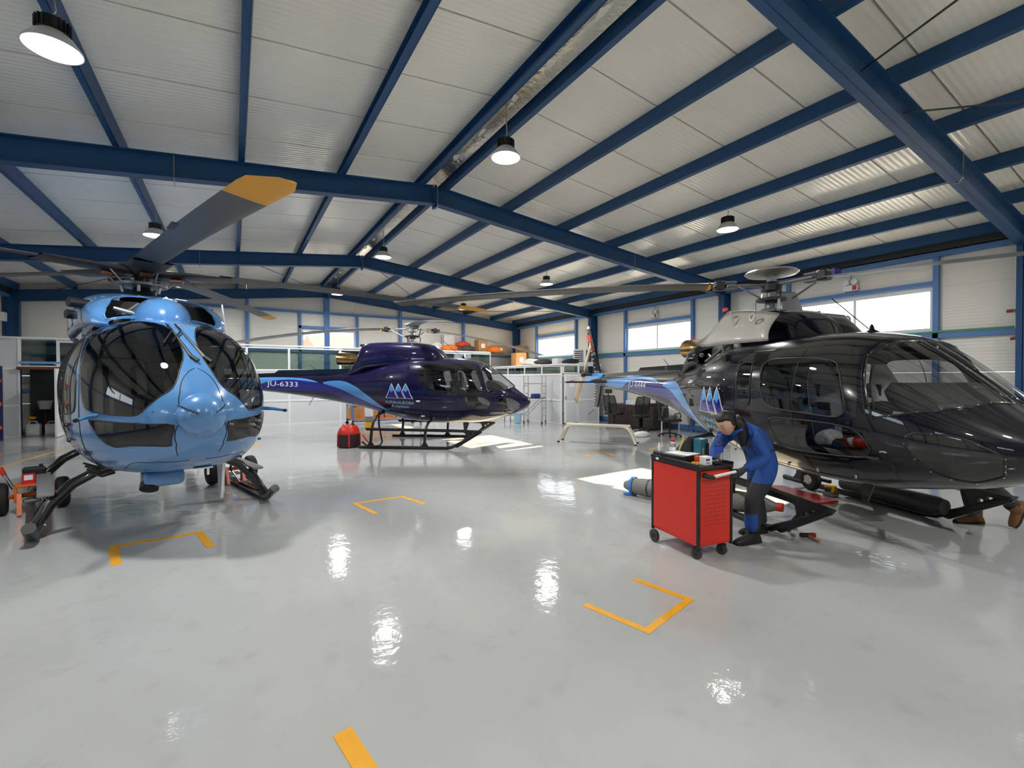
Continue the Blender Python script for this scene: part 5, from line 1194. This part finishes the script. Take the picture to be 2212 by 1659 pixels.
tape([(-.90, 5.27), (-1.02, 5.86), (-.33, 5.92), (-.20, 5.34)], .075, 'yellow tape bracket on the floor in front of the light blue helicopter')
tape([(1.47, 5.60), (1.35, 6.21), (1.99, 6.22), (2.13, 5.70)], .06, 'yellow tape bracket in the middle of the floor')
tape([(.42, 2.22), (.53, 1.55)], .085, 'single yellow tape strip at the bottom edge of the floor')
tape([(6.30, 7.35), (6.59, 7.63), (7.06, 7.63), (6.90, 7.12)], .05, 'faded yellow tape bracket near the work stand')
tape([(-3.9, 11.4), (-3.70, 12.6), (-3.40, 14.8)], .05, 'thin yellow line on the floor left of the light blue helicopter')
tape([(.40, 13.05), (.52, 12.6)], .07, 'small yellow tape mark behind the light blue helicopter')
tape([(8.2, 7.35), (8.85, 7.5)], .05, 'small faded yellow tape mark right of the work stand')
# ================================================================== red tool cart and what lies on it
M_CART = mat('red_cart_paint', srgb(206, 42, 26), .45, noise=.05, nscale=5)
cz_ = -.17
tc = thing('tool_cart', 'red wheeled tool cart with black frame and perforated end', 'tool cart', (3.785, 2.885, 0), cz_)
CW_, CL_, CH_ = .41, .64, .855
MB().box((0, 0, .47), (CW_-.03, CL_-.03, .68)).obj('cabinet_body', M_CART, tc)
for x in (-1, 1):
    for y in (-1, 1): MB().box((x*(CW_/2-.012), y*(CL_/2-.012), .47), (.026, .026, .71), bev=.003).obj('corner_post', M_BLACK, tc)
for x in (-1, 1): MB().box((x*(CW_/2-.008), 0, .48), (.008, CL_-.055, .66)).obj('side_sheet', M_CART, tc)
fp = MB().box((0, -CL_/2+.010, .435), (CW_-.06, .010, .58)).obj('perforated_sheet', M_CART, tc)
hb_ = MB()
for i in range(8):
    for j in range(10): hb_.cyl((-.115+.033*i, -CL_/2+.004, .66-.038*j), (-.115+.033*i, -CL_/2+.0065, .66-.038*j), .0052, n=8)
hb_.obj('perforations', M_BLACK, fp)['kind'] = 'stuff'
MB().box((0, -CL_/2+.006, .765), (CW_-.06, .012, .07)).obj('end_band', M_CART, tc)
MB().box((0, 0, .835), (CW_+.01, CL_+.01, .035), bev=.006).obj('cart_top', M_BLACK, tc)
for x, dx, y, dy in ((-CW_/2, .016, 0, CL_+.01), (CW_/2, .016, 0, CL_+.01), (0, CW_, CL_/2, .016)): MB().box((x, y, .862), (dx, dy, .03), bev=.004).obj('tray_rim', M_BLACK, tc)
MB().box((-CW_/2+.03, CL_/2-.08, .885), (.05, .14, .05), bev=.01).obj('tray_lip', M_BLACK, tc)
MB().box((-CW_/2-.009, CL_/2-.10, .845), (.003, .04, .02)).obj('white_sticker', M_LET, tc)
hn = MB().cyl((-.10, -CL_/2-.075, .775), (.155, -CL_/2-.075, .80), .013, n=14).obj('push_handle', M_WHITE, tc, smooth=50)
for x, z in ((-.14, .77), (.185, .80)): MB().tube([(x, -CL_/2, .775), (x, -CL_/2-.05, z), (x+(.05 if x < 0 else -.03), -CL_/2-.076, z)], [.024, .022, .017], n=10).obj('handle_mount', M_BLACK, hn, smooth=60)
for x, y, r, fixed in ((-CW_/2+.02, CL_/2-.06, .062, 1), (CW_/2-.02, CL_/2-.06, .062, 1), (-CW_/2+.05, -CL_/2+.07, .048, 0), (CW_/2-.06, -CL_/2+.07, .048, 0)):
    wl_ = MB().lathe([(.018, -.018), (r*.7, -.018), (r, -.012), (r, .012), (r*.7, .018), (.018, .018)], c=(x-(.03 if fixed and x < 0 else 0), y, r), axis=(1, .0 if fixed else .35, 0), n=24).obj('cart_wheel', M_DGREY, tc, smooth=40)
    MB().lathe([(.001, -.022), (r*.35, -.022), (r*.35, .022), (.001, .022)], c=(x-(.03 if fixed and x < 0 else 0), y, r), axis=(1, 0 if fixed else .35, 0), n=16).obj('wheel_hub', M_BLACK, wl_)
    if not fixed: MB().box((x, y, r+.045), (.05, .07, .03), bev=.006).obj('fork', M_BLACK, wl_)
def on(x, y, z=.8535):
    v = Matrix.Rotation(cz_, 4, 'Z') @ Vector((x, y, 0)); return (3.785+v.x, 2.885+v.y, z)
t = thing('spray_can', 'grey spray can with red cap on the cart', 'spray can', on(-.03, .21))
MB().lathe([(.001, 0), (.03, 0), (.032, .01), (.032, .12), (.024, .14)], n=20).obj('can', mat('can_print', srgb(150, 154, 160), .35, metal=.4, noise=.15, nscale=30), t, smooth=40); MB().lathe([(.024, .14), (.024, .148), (.02, .15)], n=16).obj('collar', M_WHITE, t); MB().lathe([(.02, .148), (.021, .178), (.001, .18)], n=16).obj('cap', M_RED, t, smooth=40)
MB().lathe([(.0325, .03), (.0325, .1)], n=20, cap=False).obj('can_label', M_LET, t, smooth=60)
t = thing('glue_tube', 'small white tube standing at the left end of the cart top', 'tube', on(-.165, .25, .9115)); MB().lathe([(.001, 0), (.012, 0), (.014, .05), (.006, .075), (.001, .078)], n=14).obj('tube_body', M_WHITE, t, smooth=60); MB().cyl((0, 0, .07), (0, 0, .09), .005, n=8).obj('nozzle', M_WHITE, t)
t = thing('oil_bottle', 'yellow oil bottle with long spout on the cart', 'bottle', on(.115, .22)); M_YB = mat('yellow_bottle', srgb(214, 204, 36), .3, trans=.2, noise=.08)
MB().lathe([(.001, 0), (.044, 0), (.046, .02), (.042, .05), (.046, .06), (.036, .09), (.022, .12), (.014, .14)], n=20).obj('bottle_body', M_YB, t, smooth=50); MB().lathe([(.014, .135), (.014, .16), (.006, .175), (.003, .215), (.001, .216)], n=12).obj('spout', M_YB, t, smooth=40)
t = thing('binder', 'black binder box with a paper sheet on the cart', 'binder', on(-.075, .045), .05); MB().box((0, 0, .03), (.24, .26, .058), bev=.005).obj('binder_body', M_BLACK, t); MB().box((.03, 0, .0605), (.22, .25, .003)).obj('paper_sheet', M_LET, t)
tag(MB().box((0, 0, .03), (.13, .06, .058), bev=.003).obj('orange_box', M_RORG, loc=on(.02, -.125), rz=cz_), 'orange box beside the binder on the cart', 'box')
t = thing('white_carton', 'small white carton with blue print at the cart front', 'box', on(-.05, -.25), cz_+.1); MB().box((0, 0, .038), (.085, .07, .076), bev=.002).obj('carton_body', M_WHITE, t); MB().box((-.015, -.0355, .05), (.05, .001, .02)).obj('blue_print', M_ROYAL, t); MB().box((-.01, -.0355, .022), (.055, .001, .012)).obj('grey_print', M_GREY, t)
t = thing('tape_roll', 'roll of yellow tape lying on the cart', 'tape', on(-.115, -.19)); MB().lathe([(.022, 0), (.035, 0), (.035, .016), (.022, .016), (.022, 0)], n=24, cap=False).obj('roll', M_YELLOW, t, smooth=40); MB().lathe([(.019, 0), (.022, 0), (.022, .016), (.019, .016), (.019, 0)], n=24, cap=False).obj('core', M_CARD, t, smooth=40)
t = thing('work_radio', 'teal and black work radio on the cart', 'radio', on(.13, .0), cz_+.2); M_TEAL = mat('teal_plastic', srgb(24, 92, 110), .4)
MB().box((0, 0, .105), (.11, .10, .20), bev=.018, seg=2).obj('housing', M_TEAL, t, smooth=40); MB().box((.03, -.052, .09), (.05, .012, .14), bev=.004).obj('speaker_grille', M_BLACK, t); MB().box((0, 0, .0), (.115, .105, .02), bev=.006, ).obj('base', M_BLACK, t)
text_flat('makita', .034, 'lettering', M_LET, t, (-.028, -.0515, .03), (PI/2, -PI/2, 0))
t = thing('water_bottle', 'clear water bottle with blue label and blue cap on the cart', 'bottle', on(.145, -.215)); M_PET = glassmat('clear_pet', (.95, .97, 1.0), .93, rough=.05)
MB().lathe([(.001, .004), (.034, 0), (.037, .02), (.035, .06), (.037, .07), (.037, .16), (.033, .19), (.018, .225), (.014, .235), (.014, .245)], n=24).obj('bottle_body', M_PET, t, smooth=50); MB().lathe([(.016, .24), (.0165, .262), (.001, .263)], n=18).obj('cap', mat('blue_cap', srgb(46, 60, 190), .4), t, smooth=40); MB().lathe([(.0375, .10), (.0375, .155)], n=24, cap=False).obj('bottle_label', mat('blue_bottle_label', srgb(30, 64, 170), .4, noise=.2, nscale=30), t, smooth=60)
MB().lathe([(.001, .006), (.033, .006), (.034, .02), (.033, .09), (.001, .092)], n=20).obj('water', M_PET, t, smooth=50)
t = thing('battery_charger', 'black battery charger in front of the water bottle on the cart', 'charger', on(.06, -.255), cz_); MB().box((0, 0, .018), (.085, .07, .036), bev=.008).obj('charger_body', M_BLACK, t); MB().box((.0, -.02, .037), (.03, .012, .004)).obj('white_mark', M_LET, t)
lump(*on(.11, .125, .8535), .10, .075, .13, M_RUBBER, 'black_bag', 'black cloth bag behind the teal radio on the cart', 'bag', seed=20)
# ================================================================== by the black helicopter
def rl(x, y, z=0):
    c, s = math.cos(-1.914), math.sin(-1.914); return Vector((6.332+c*x-s*y, 3.528+s*x+c*y, z))
t = thing('float_bag', 'grey packed emergency float bag lying across the near skid', 'float bag')
a, b = rl(-.60, -1.87, .125), rl(1.02, -.80, .19); d = (b-a); prof = []
for i in range(15):
    u = i/14; prof.append((.118*(min(1, .45+u*6) if u < .1 else (min(1, .35+(1-u)*6) if u > .9 else 1))+.004*(i % 2), u*d.length))
MB().lathe(prof, c=a, axis=d, n=20).obj('bag_body', M_FLOAT, t, smooth=50)
for u in (.2, .45, .7): MB().lathe([(.119, -.012), (.124, -.012), (.124, .012), (.119, .012)], c=a+d*u, axis=d, n=20, cap=False).obj('band', M_DGREY, t)
MB().lathe([(.121, -.02), (.127, -.02), (.127, .02), (.121, .02)], c=a+d*.07, axis=d, n=20, cap=False).obj('blue_strap', mat('blue_webbing', srgb(52, 120, 200), .7), t)
MB().span(a+Vector((-.1, -.07, -.1)), a+Vector((.05, -.16, -.11)), .06, .02).obj('strap_end', MATS['blue_webbing'], t)
MB().cyl(a+d*1.0, a+d*1.03, .05, n=14).obj('red_valve', M_RED, t)
q = [rl(-.47, .39), rl(-.44, .60), rl(.44, .66), rl(.50, .18)]
b = MB(); b.prism([(p.x, p.y) for p in q], .005, .03, plane='xy'); tag(b.obj('creeper_board', mat('red_gloss_board', srgb(186, 24, 28), .25, noise=.1)), 'red glossy board lying on the floor under the black helicopter', 'board')
t = thing('tow_dolly', 'single wheel dolly with pale rim at the far skid of the black helicopter', 'dolly', rl(-.22, .98), -1.914)
MB().lathe([(.09, -.05), (.13, -.055), (.155, -.03), (.155, .03), (.13, .055), (.09, .05)], c=(0, -.10, .155), axis=(0, 1, 0), n=28).obj('tyre', M_RUBBER, t, smooth=40)
rm = MB().lathe([(.02, -.052), (.035, -.055), (.08, -.048), (.095, -.05), (.095, .05), (.02, .05)], c=(0, -.10, .155), axis=(0, 1, 0), n=24).obj('rim', M_ALU, t, smooth=40)
for k in range(5): MB().box((.055*math.cos(k*1.257), -.158, .155+.055*math.sin(k*1.257)), (.03, .006, .016), rot=Matrix.Rotation(-k*1.257, 4, 'Y')).obj('spoke', M_WHITE, rm)
MB().box((.12, -.02, .17), (.28, .05, .05), bev=.01).obj('arm', M_BLACK, t)
t = thing('hydraulic_pump', 'small yellow hydraulic unit beside the handling wheel', 'pump', rl(.13, .86), -1.914); MB().box((0, 0, .10), (.12, .10, .1), bev=.01).obj('pump_body', M_YELLOW, t); MB().cyl((.03, -.06, .1), (.03, -.10, .1), .035, n=14).obj('knob', M_BLACK, t); MB().box((0, 0, .03), (.16, .12, .06), bev=.01).obj('base', M_STEEL, t)
p = rl(1.72, -.52, .96); t = thing('extinguisher', 'small red extinguisher seen through the low door window of the black helicopter', 'extinguisher', p, -1.914)
MB().lathe([(.001, 0), (.045, 0), (.05, .02), (.05, .22), (.03, .27), (.015, .28)], c=(-.12, 0, .03), axis=(1, 0, .15), n=18).obj('cylinder', M_RED, t, smooth=40); MB().lathe([(.051, .06), (.051, .12)], c=(-.12, 0, .03), axis=(1, 0, .15), n=18, cap=False).obj('white_band', M_LET, t)
MB().box((.18, 0, .07), (.05, .03, .04), bev=.006).obj('nozzle', M_BLACK, t)
q = rl(1.45, -.55, .95); lump(q.x, q.y, q.z, .16, .12, .10, M_PBAG, 'plastic_bag', 'white plastic bag inside the black helicopter, behind the low door window', 'bag', seed=31)
# hand tools on the floor
def tool(name, lab, cat, x, y, rz): return thing(name, lab, cat, (x, y, 0), rz)
t = tool('mallet', 'red and black mallet with wooden handle on the floor', 'mallet', 5.06, 2.43, -.55); MB().cyl((-.075, 0, .022), (.0, 0, .022), .022, n=16).obj('black_face', M_BLACK, t, smooth=40); MB().cyl((.0, 0, .022), (.075, 0, .022), .022, n=16).obj('red_face', mat('dark_red_face', srgb(140, 22, 30), .4), t, smooth=40); MB().cyl((0, -.02, .018), (0, -.17, .014), .012, .015, n=12).obj('handle', mat('wooden_handle', srgb(150, 104, 72), .5), t, smooth=40)
t = tool('ratchet', 'steel ratchet with purple grip on the floor beside the mallet', 'ratchet', 5.02, 2.58, .75); MB().cyl((-.1, 0, .012), (.02, 0, .012), .010, n=10).obj('shaft', M_STEEL, t, smooth=40); MB().cyl((.02, 0, .014), (.11, 0, .014), .014, n=12).obj('grip', mat('purple_grip', srgb(66, 40, 70), .5), t, smooth=40); MB().cyl((-.1, 0, 0), (-.1, 0, .03), .018, n=12).obj('head', M_STEEL, t)
t = tool('wrench', 'thin steel spanner on the floor behind the ratchet', 'spanner', 5.14, 2.66, -.5); MB().box((0, 0, .005), (.17, .014, .008)).obj('shaft', M_STEEL, t); MB().lathe([(.008, 0), (.016, 0), (.016, .009), (.008, .009), (.008, 0)], c=(.09, 0, .001), n=14, cap=False).obj('ring_end', M_STEEL, t); MB().prism([(-.08, -.008), (-.11, -.016), (-.11, -.006), (-.095, 0), (-.11, .006), (-.11, .016), (-.08, .008)], .001, .01, plane='xy').obj('open_end', M_STEEL, t)
t = tool('wrench', 'small steel spanner on the floor between cart and float bag', 'spanner', 4.42, 2.98, .4); MB().box((0, 0, .005), (.14, .012, .008)).obj('shaft', M_STEEL, t); MB().lathe([(.007, 0), (.014, 0), (.014, .009), (.007, .009), (.007, 0)], c=(.075, 0, .001), n=14, cap=False).obj('ring_end', M_STEEL, t)
# ================================================================== people
M_SKIN = mat('skin', srgb(206, 164, 136), .5, noise=.05); M_HAIR = mat('black_hair', srgb(16, 14, 14), .45, noise=.3, nscale=30, bump=.5, bscale=90, stretch=(1, 1, .2))
M_COVB = mat('blue_workwear', srgb(28, 74, 148), .8, noise=.14, nscale=9, bump=.5, bscale=16); M_COVD = mat('charcoal_workwear', srgb(42, 44, 47), .8, noise=.16, nscale=9, bump=.5, bscale=16)
M_SHOE = mat('black_leather', srgb(24, 23, 24), .5, noise=.15); M_BOOT = mat('brown_suede', srgb(112, 74, 42), .8, noise=.15); M_GLOVE = mat('dark_glove', srgb(48, 48, 50), .7, noise=.15)
def skinned(name, joints, bones, parent, mats, pick, sub=3):
    """joints: {n: (x, y, z, r[, r2])}; one continuous surface grown over the bones"""
    names = list(joints); me = bpy.data.meshes.new('sk'); me.from_pydata([joints[n][:3] for n in names], [(names.index(a), names.index(b)) for a, b in bones], [])
    o = bpy.data.objects.new('sk', me); COL.objects.link(o); md = o.modifiers.new('s', 'SKIN'); md.use_smooth_shade = True; md.branch_smoothing = .6
    for i, n in enumerate(names):
        v = me.skin_vertices[0].data[i]; r = joints[n][3]; v.radius = (r, joints[n][4] if len(joints[n]) > 4 else r)
        v.use_root = (i == 0)
    sb = o.modifiers.new('d', 'SUBSURF'); sb.levels = sub; sb.render_levels = sub
    dg = bpy.context.evaluated_depsgraph_get(); m2 = bpy.data.meshes.new_from_object(o.evaluated_get(dg))
    bpy.data.objects.remove(o); bpy.data.meshes.remove(me)
    m2.name = name; m2.materials.clear()
    for m in mats: m2.materials.append(m)
    B = [(a, b, Vector(joints[a][:3]), Vector(joints[b][:3])) for a, b in bones]
    for p in m2.polygons:
        c = p.center; best = None
        for a, b, A, Bv in B:
            ab = Bv-A; t = max(0, min(1, (c-A).dot(ab)/max(1e-9, ab.length_squared))); d = (c-A-ab*t).length-.5*(joints[a][3]*(1-t)+joints[b][3]*t)
            if best is None or d < best[0]: best = (d, a, b)
        p.material_index = pick(c, best[1], best[2]); p.use_smooth = True
    r = bpy.data.objects.new(name, m2); COL.objects.link(r); r.parent = parent
    return r
def shoe(parent, heel, rz, m, L=.29, name='shoe', pitch=0.0):
    """heel: position of the heel on the ground, toe towards local x"""
    b = MB(); secs = [(-.02, .03, .05), (.0, .036, .09), (.05, .040, .105), (.10, .041, .10), (.15, .043, .075), (.20, .048, .058), (.25, .044, .045), (.285, .028, .032)]
    R = []
    for x, w_, h in secs:
        R.append([(x*L/.29, w_*math.copysign(abs(math.cos(g))**.7, math.cos(g)), .012+max(0, h*.96*math.copysign(abs(math.sin(g))**.8, math.sin(g)))) for g in [PI*k/8 for k in range(9)]])
    b.grid(R); b.bm.faces.new([b.bm.verts.new(p) for p in R[0]]); b.bm.faces.new([b.bm.verts.new(p) for p in R[-1]])
    o = b.obj(name, m, parent, smooth=60); o.location = heel; o.rotation_euler = (0, pitch, rz)
    s = MB(); P = [(x*L/.29, w_+.004) for x, w_, h in secs]; s.prism([(x, w_) for x, w_ in P]+[(x, -w_) for x, w_ in P[::-1]], 0, .022, plane='xy'); s.obj('sole', M_RUBBER, o)
    return o
def head_shape(o, N, hair=False, n=44):
    """head modelled around o, looking along N (in the xz plane); hair=True gives the hair shell"""
    N = Vector(N).normalized(); Y = Vector((0, 1, 0)); U = N.cross(Y); U = U if U.z > 0 else -U
    b_ = MB().sph((0, 0, 0), 1.0, n=n); G = lambda u, w_: math.exp(-(u/w_)**2)
    for v in b_.bm.verts:
        d = v.co.normalized(); a, b, c = d.x, d.y, d.z
        x = a*(.098 if a > 0 else .105); y = b*.077; z = c*.120; t = max(0, -c)
        y *= 1-.34*t**1.5
        if a < 0: x *= 1-.4*t
        else: x *= 1-.06*t
        if a > 0:
            if c < -.45: x += .016*(-c-.45)
            x += .024*G(c+.20, .15)*G(b, .13)*max(0, a); x -= .009*G(c-.0, .10)*G(abs(b)-.36, .14); x += .005*G(c+.53, .06)*G(b, .22)-.003*G(c+.62, .04)*G(b, .2); x += .004*G(c-.17, .08)*G(b, .5)
        if hair:
            face = (a > .12 and c < .50-.10*abs(b)) or (a > -.30 and c < -.18) or (c < -.55)
            k = -.014 if face else .016+.004*math.sin(9*b+5*c)
            L_ = math.sqrt(x*x+y*y+z*z); x, y, z = (q*(1+k/L_) for q in (x, y, z))
        v.co = Vector(o)+N*x+Y*y+U*z
    return b_
def join_into(body, extra, mi):
    bm = bmesh.new(); bm.from_mesh(body.data); nf = len(bm.faces); tmp = bpy.data.meshes.new('h'); extra.bm.to_mesh(tmp); extra.bm.free(); bm.from_mesh(tmp)
    bm.faces.ensure_lookup_table()
    for f in bm.faces[nf:]: f.material_index = mi; f.smooth = True
    bm.to_mesh(body.data); bm.free(); bpy.data.meshes.remove(tmp)
def hand(parent, wrist, direc, up, m, side):
    x = Vector(direc).normalized(); z = Vector(up); z = (z-x*z.dot(x)).normalized(); y = z.cross(x)
    P = lambda a, b, c: tuple(Vector(wrist)+x*a+y*b*side+z*c)
    J = {'w': (*P(-.02, 0, 0), .026), 'p': (*P(.035, 0, 0), .03, .018), 'k': (*P(.075, 0, 0), .03, .016)}
    b = MB().tube([P(-.03, 0, 0), P(.0, 0, 0), P(.04, 0, 0), P(.085, 0, -.004)], [.027, .03, .037, .032], n=10)
    for k, (off, ln) in enumerate(((.027, .066), (.009, .074), (-.009, .07), (-.026, .055))):
        b.tube([P(.075, off, 0), P(.08+ln*.4, off*1.05, -.008), P(.08+ln*.75, off*1.05, -.03), P(.08+ln*.85, off, -.052)], [.0095, .009, .0085, .0065], n=8)
    b.tube([P(.02, .03, 0), P(.045, .048, -.012), P(.075, .052, -.026), P(.09, .048, -.036)], [.012, .0105, .009, .007], n=8)
    return b.obj('hand', m, parent, smooth=60)
# ---- mechanic bending beside the cart
pm = thing('person', 'person in blue and charcoal workwear bending beside the red tool cart', 'person', (4.5, 2.72, 0), math.atan2(.239, -.971))
J = {'pel': (-.20, 0, .86, .165, .14), 'sp': (-.11, 0, .985, .16, .135), 'ch': (.03, 0, 1.085, .165, .135), 'uc': (.12, 0, 1.135, .13, .11), 'nk': (.19, 0, 1.165, .058), 'sk': (.27, 0, 1.185, .055),
     'ls': (.11, .165, 1.085, .078), 'le': (.02, .235, .865, .066), 'lw': (.225, .16, .755, .048), 'rs': (.11, -.165, 1.09, .078), 're': (.22, -.23, .90, .066), 'rw': (.36, -.10, .77, .048),
     'lh': (-.18, .095, .79, .115), 'lt': (-.06, .10, .60, .098), 'lk': (.055, .10, .43, .084), 'lm': (.06, .10, .25, .080), 'la': (.055, .10, .09, .082), 'rh': (-.21, -.095, .79, .115), 'rt': (-.20, -.10, .60, .098), 'rk': (-.17, -.10, .43, .084), 'rm': (-.22, -.10, .25, .08), 'ra': (-.24, -.10, .09, .08)}
BN = [('pel', 'sp'), ('sp', 'ch'), ('ch', 'uc'), ('uc', 'nk'), ('nk', 'sk'), ('ch', 'ls'), ('ls', 'le'), ('le', 'lw'), ('ch', 'rs'), ('rs', 're'), ('re', 'rw'), ('pel', 'lh'), ('lh', 'lt'), ('lt', 'lk'), ('lk', 'lm'), ('lm', 'la'), ('pel', 'rh'), ('rh', 'rt'), ('rt', 'rk'), ('rk', 'rm'), ('rm', 'ra')]
def pick1(c, a, b):
    if b in ('sk', 'fc', 'cn', 'ns') or (b == 'nk' and c.x > .18): return 0
    if b in ('lt', 'lk', 'lm', 'la', 'rt', 'rk', 'rm', 'ra', 'lh', 'rh'):
        if c.z > .84 and c.x < -.2: return 2
        if c.z > .60: return 1
        if c.z > .44 and c.x < -.10 and b[0] == 'l': return 1
        if .10 < c.z < .30 and c.x > .07 and b[0] == 'l': return 1
        return 2
    if b in ('pel', 'sp', 'ch') and c.x > .02 and c.z < 1.05: return 2
    if b == 'sp' and c.z < .93 and abs(c.y) > .09 and c.x > -.2: return 2
    return 1
body = skinned('body', J, BN, pm, [M_SKIN, M_COVB, M_COVD], pick1)
HN = Vector((.89, 0, -.455)); HO = Vector((.29, 0, 1.192)); HU = Vector((.455, 0, .89))
join_into(body, head_shape(HO, HN), 0)
hair = head_shape(HO, HN, True).obj('hair', M_HAIR, pm, smooth=180)
MB().tube([(.235, .03, 1.24), (.195, .05, 1.20), (.165, .065, 1.13), (.16, .08, 1.06), (.175, .085, 1.0), (.185, .08, .965)], [.06, .066, .062, .054, .036, .008], n=16).obj('hair_tail', M_HAIR, hair, smooth=180)
def hp(f_, l_, u_): return HO+HN*f_+Vector((0, l_, 0))+HU*u_
for s in (-1, 1):
    MB().sph(hp(-.012, s*.076, -.012), 1.0, n=14, sc_=(.022, .011, .032)).obj('ear', M_SKIN, body, smooth=180)
    MB().tube([hp(.083, s*.015, -.004), hp(.087, s*.027, -.008), hp(.080, s*.040, -.004)], [.002, .0035, .002], n=6).obj('eye', M_BLACK, body)
    MB().tube([hp(.092, s*.012, .020), hp(.091, s*.028, .025), hp(.080, s*.045, .019)], .003, n=5).obj('eyebrow', M_HAIR, body)
MB().tube([hp(.088, -.018, -.064), hp(.096, 0, -.064), hp(.088, .018, -.064)], [.002, .0045, .002], n=6).obj('lips', mat('lips', srgb(176, 104, 96), .5), body)
MB().tube([(.20, .10, 1.14), (.235, .05, 1.10), (.24, 0, 1.085), (.235, -.05, 1.10), (.20, -.10, 1.14), (.14, -.07, 1.21), (.12, 0, 1.225), (.14, .07, 1.21)], .022, n=8, closed=True).obj('collar', M_COVB, body, smooth=180)
hand(pm, (.235, .155, .748), (.8, -.3, -.55), (.3, 0, .9), M_GLOVE, -1); hand(pm, (.375, -.095, .765), (.8, .35, -.4), (.3, 0, .9), M_GLOVE, 1)
shoe(pm, (-.01, .10, 0), 0.0, M_SHOE, .29); shoe(pm, (-.30, -.10, 0), -.1, M_SHOE, .29)
# ---- the thing in the mechanic's hands
t = thing('float_bracket', 'black bracket held in the gloved hands of the bending person', 'bracket', (4.5, 2.72, 0), math.atan2(.239, -.971))
MB().box((.40, .03, .68), (.16, .10, .05), bev=.01).obj('bracket_body', M_BLACK, t); MB().cyl((.38, .03, .65), (.38, .03, .50), .018, n=10).obj('bracket_pin', M_BLACK, t); MB().cyl((.47, -.03, .70), (.47, .09, .70), .012, n=10).obj('bolt', M_STEEL, t)
# ---- second person behind the black helicopter
p2 = thing('person', 'person in dark blue workwear and brown boots stepping behind the black helicopter nose', 'person', (7.12, 1.60, 0), math.atan2(.52, -.854))
J = {'pel': (-.06, 0, .80, .16, .13), 'sp': (.10, 0, .88, .15, .125), 'ch': (.28, 0, .93, .16, .13), 'uc': (.38, 0, .94, .12, .10), 'nk': (.46, 0, .95, .055), 'sk': (.55, 0, .95, .055),
     'ls': (.34, .17, .91, .075), 'le': (.50, .24, .72, .06), 'lw': (.72, .16, .66, .045), 'rs': (.34, -.17, .91, .075), 're': (.50, -.24, .72, .06), 'rw': (.72, -.16, .66, .045),
     'lh': (-.06, .09, .74, .11), 'lt': (-.02, .10, .60, .095), 'lk': (.04, .11, .47, .08), 'lm': (-.10, .11, .35, .072), 'la': (-.25, .11, .22, .068), 'rh': (-.05, -.09, .74, .11), 'rt': (.03, -.09, .58, .095), 'rk': (.09, -.09, .43, .08), 'rm': (.05, -.09, .25, .075), 'ra': (.0, -.09, .10, .072)}
def pick2(c, a, b):
    if b in ('sk', 'fc', 'cn', 'ns', 'nk'): return 0
    if b in ('lm', 'la') and c.z < (.22-.55*(c.x+.25)+.03): return 1
    if b in ('ra',) and c.x > .03: return 1
    if b[0] in 'lr' and b[1] in 'htkma': return 2
    return 1
bd = skinned('body', J, BN, p2, [M_SKIN, M_COVB, M_COVD], pick2)
join_into(bd, head_shape((.56, 0, .955), (.89, 0, -.455)), 0); head_shape((.56, 0, .955), (.89, 0, -.455), True).obj('hair', M_HAIR, p2, smooth=180)
for s in (-1, 1):
    MB().sph((.545, s*.076, .95), 1.0, n=12, sc_=(.022, .011, .032)).obj('ear', M_SKIN, bd, smooth=180); MB().sph((.632, s*.028, .913), .006, n=10).obj('eye', M_BLACK, bd, smooth=180)
    hand(p2, (.735, s*.16, .655), (.8, -.1*s, -.4), (.3, 0, .9), M_GLOVE, s)
shoe(p2, (-.06, -.09, 0), 0.0, M_BOOT, .29, 'boot'); MB().lathe([(.062, 0), (.062, .09)], c=(.0, -.09, .07), n=14, cap=False).obj('boot_shaft', M_BOOT, p2, smooth=60)
shoe(p2, (-.34, .11, .265), 0.0, M_BOOT, .29, 'boot', pitch=1.12); MB().lathe([(.06, 0), (.064, .11)], c=(-.265, .11, .20), axis=(.8, 0, .6), n=14, cap=False).obj('boot_shaft', M_BOOT, p2, smooth=60)
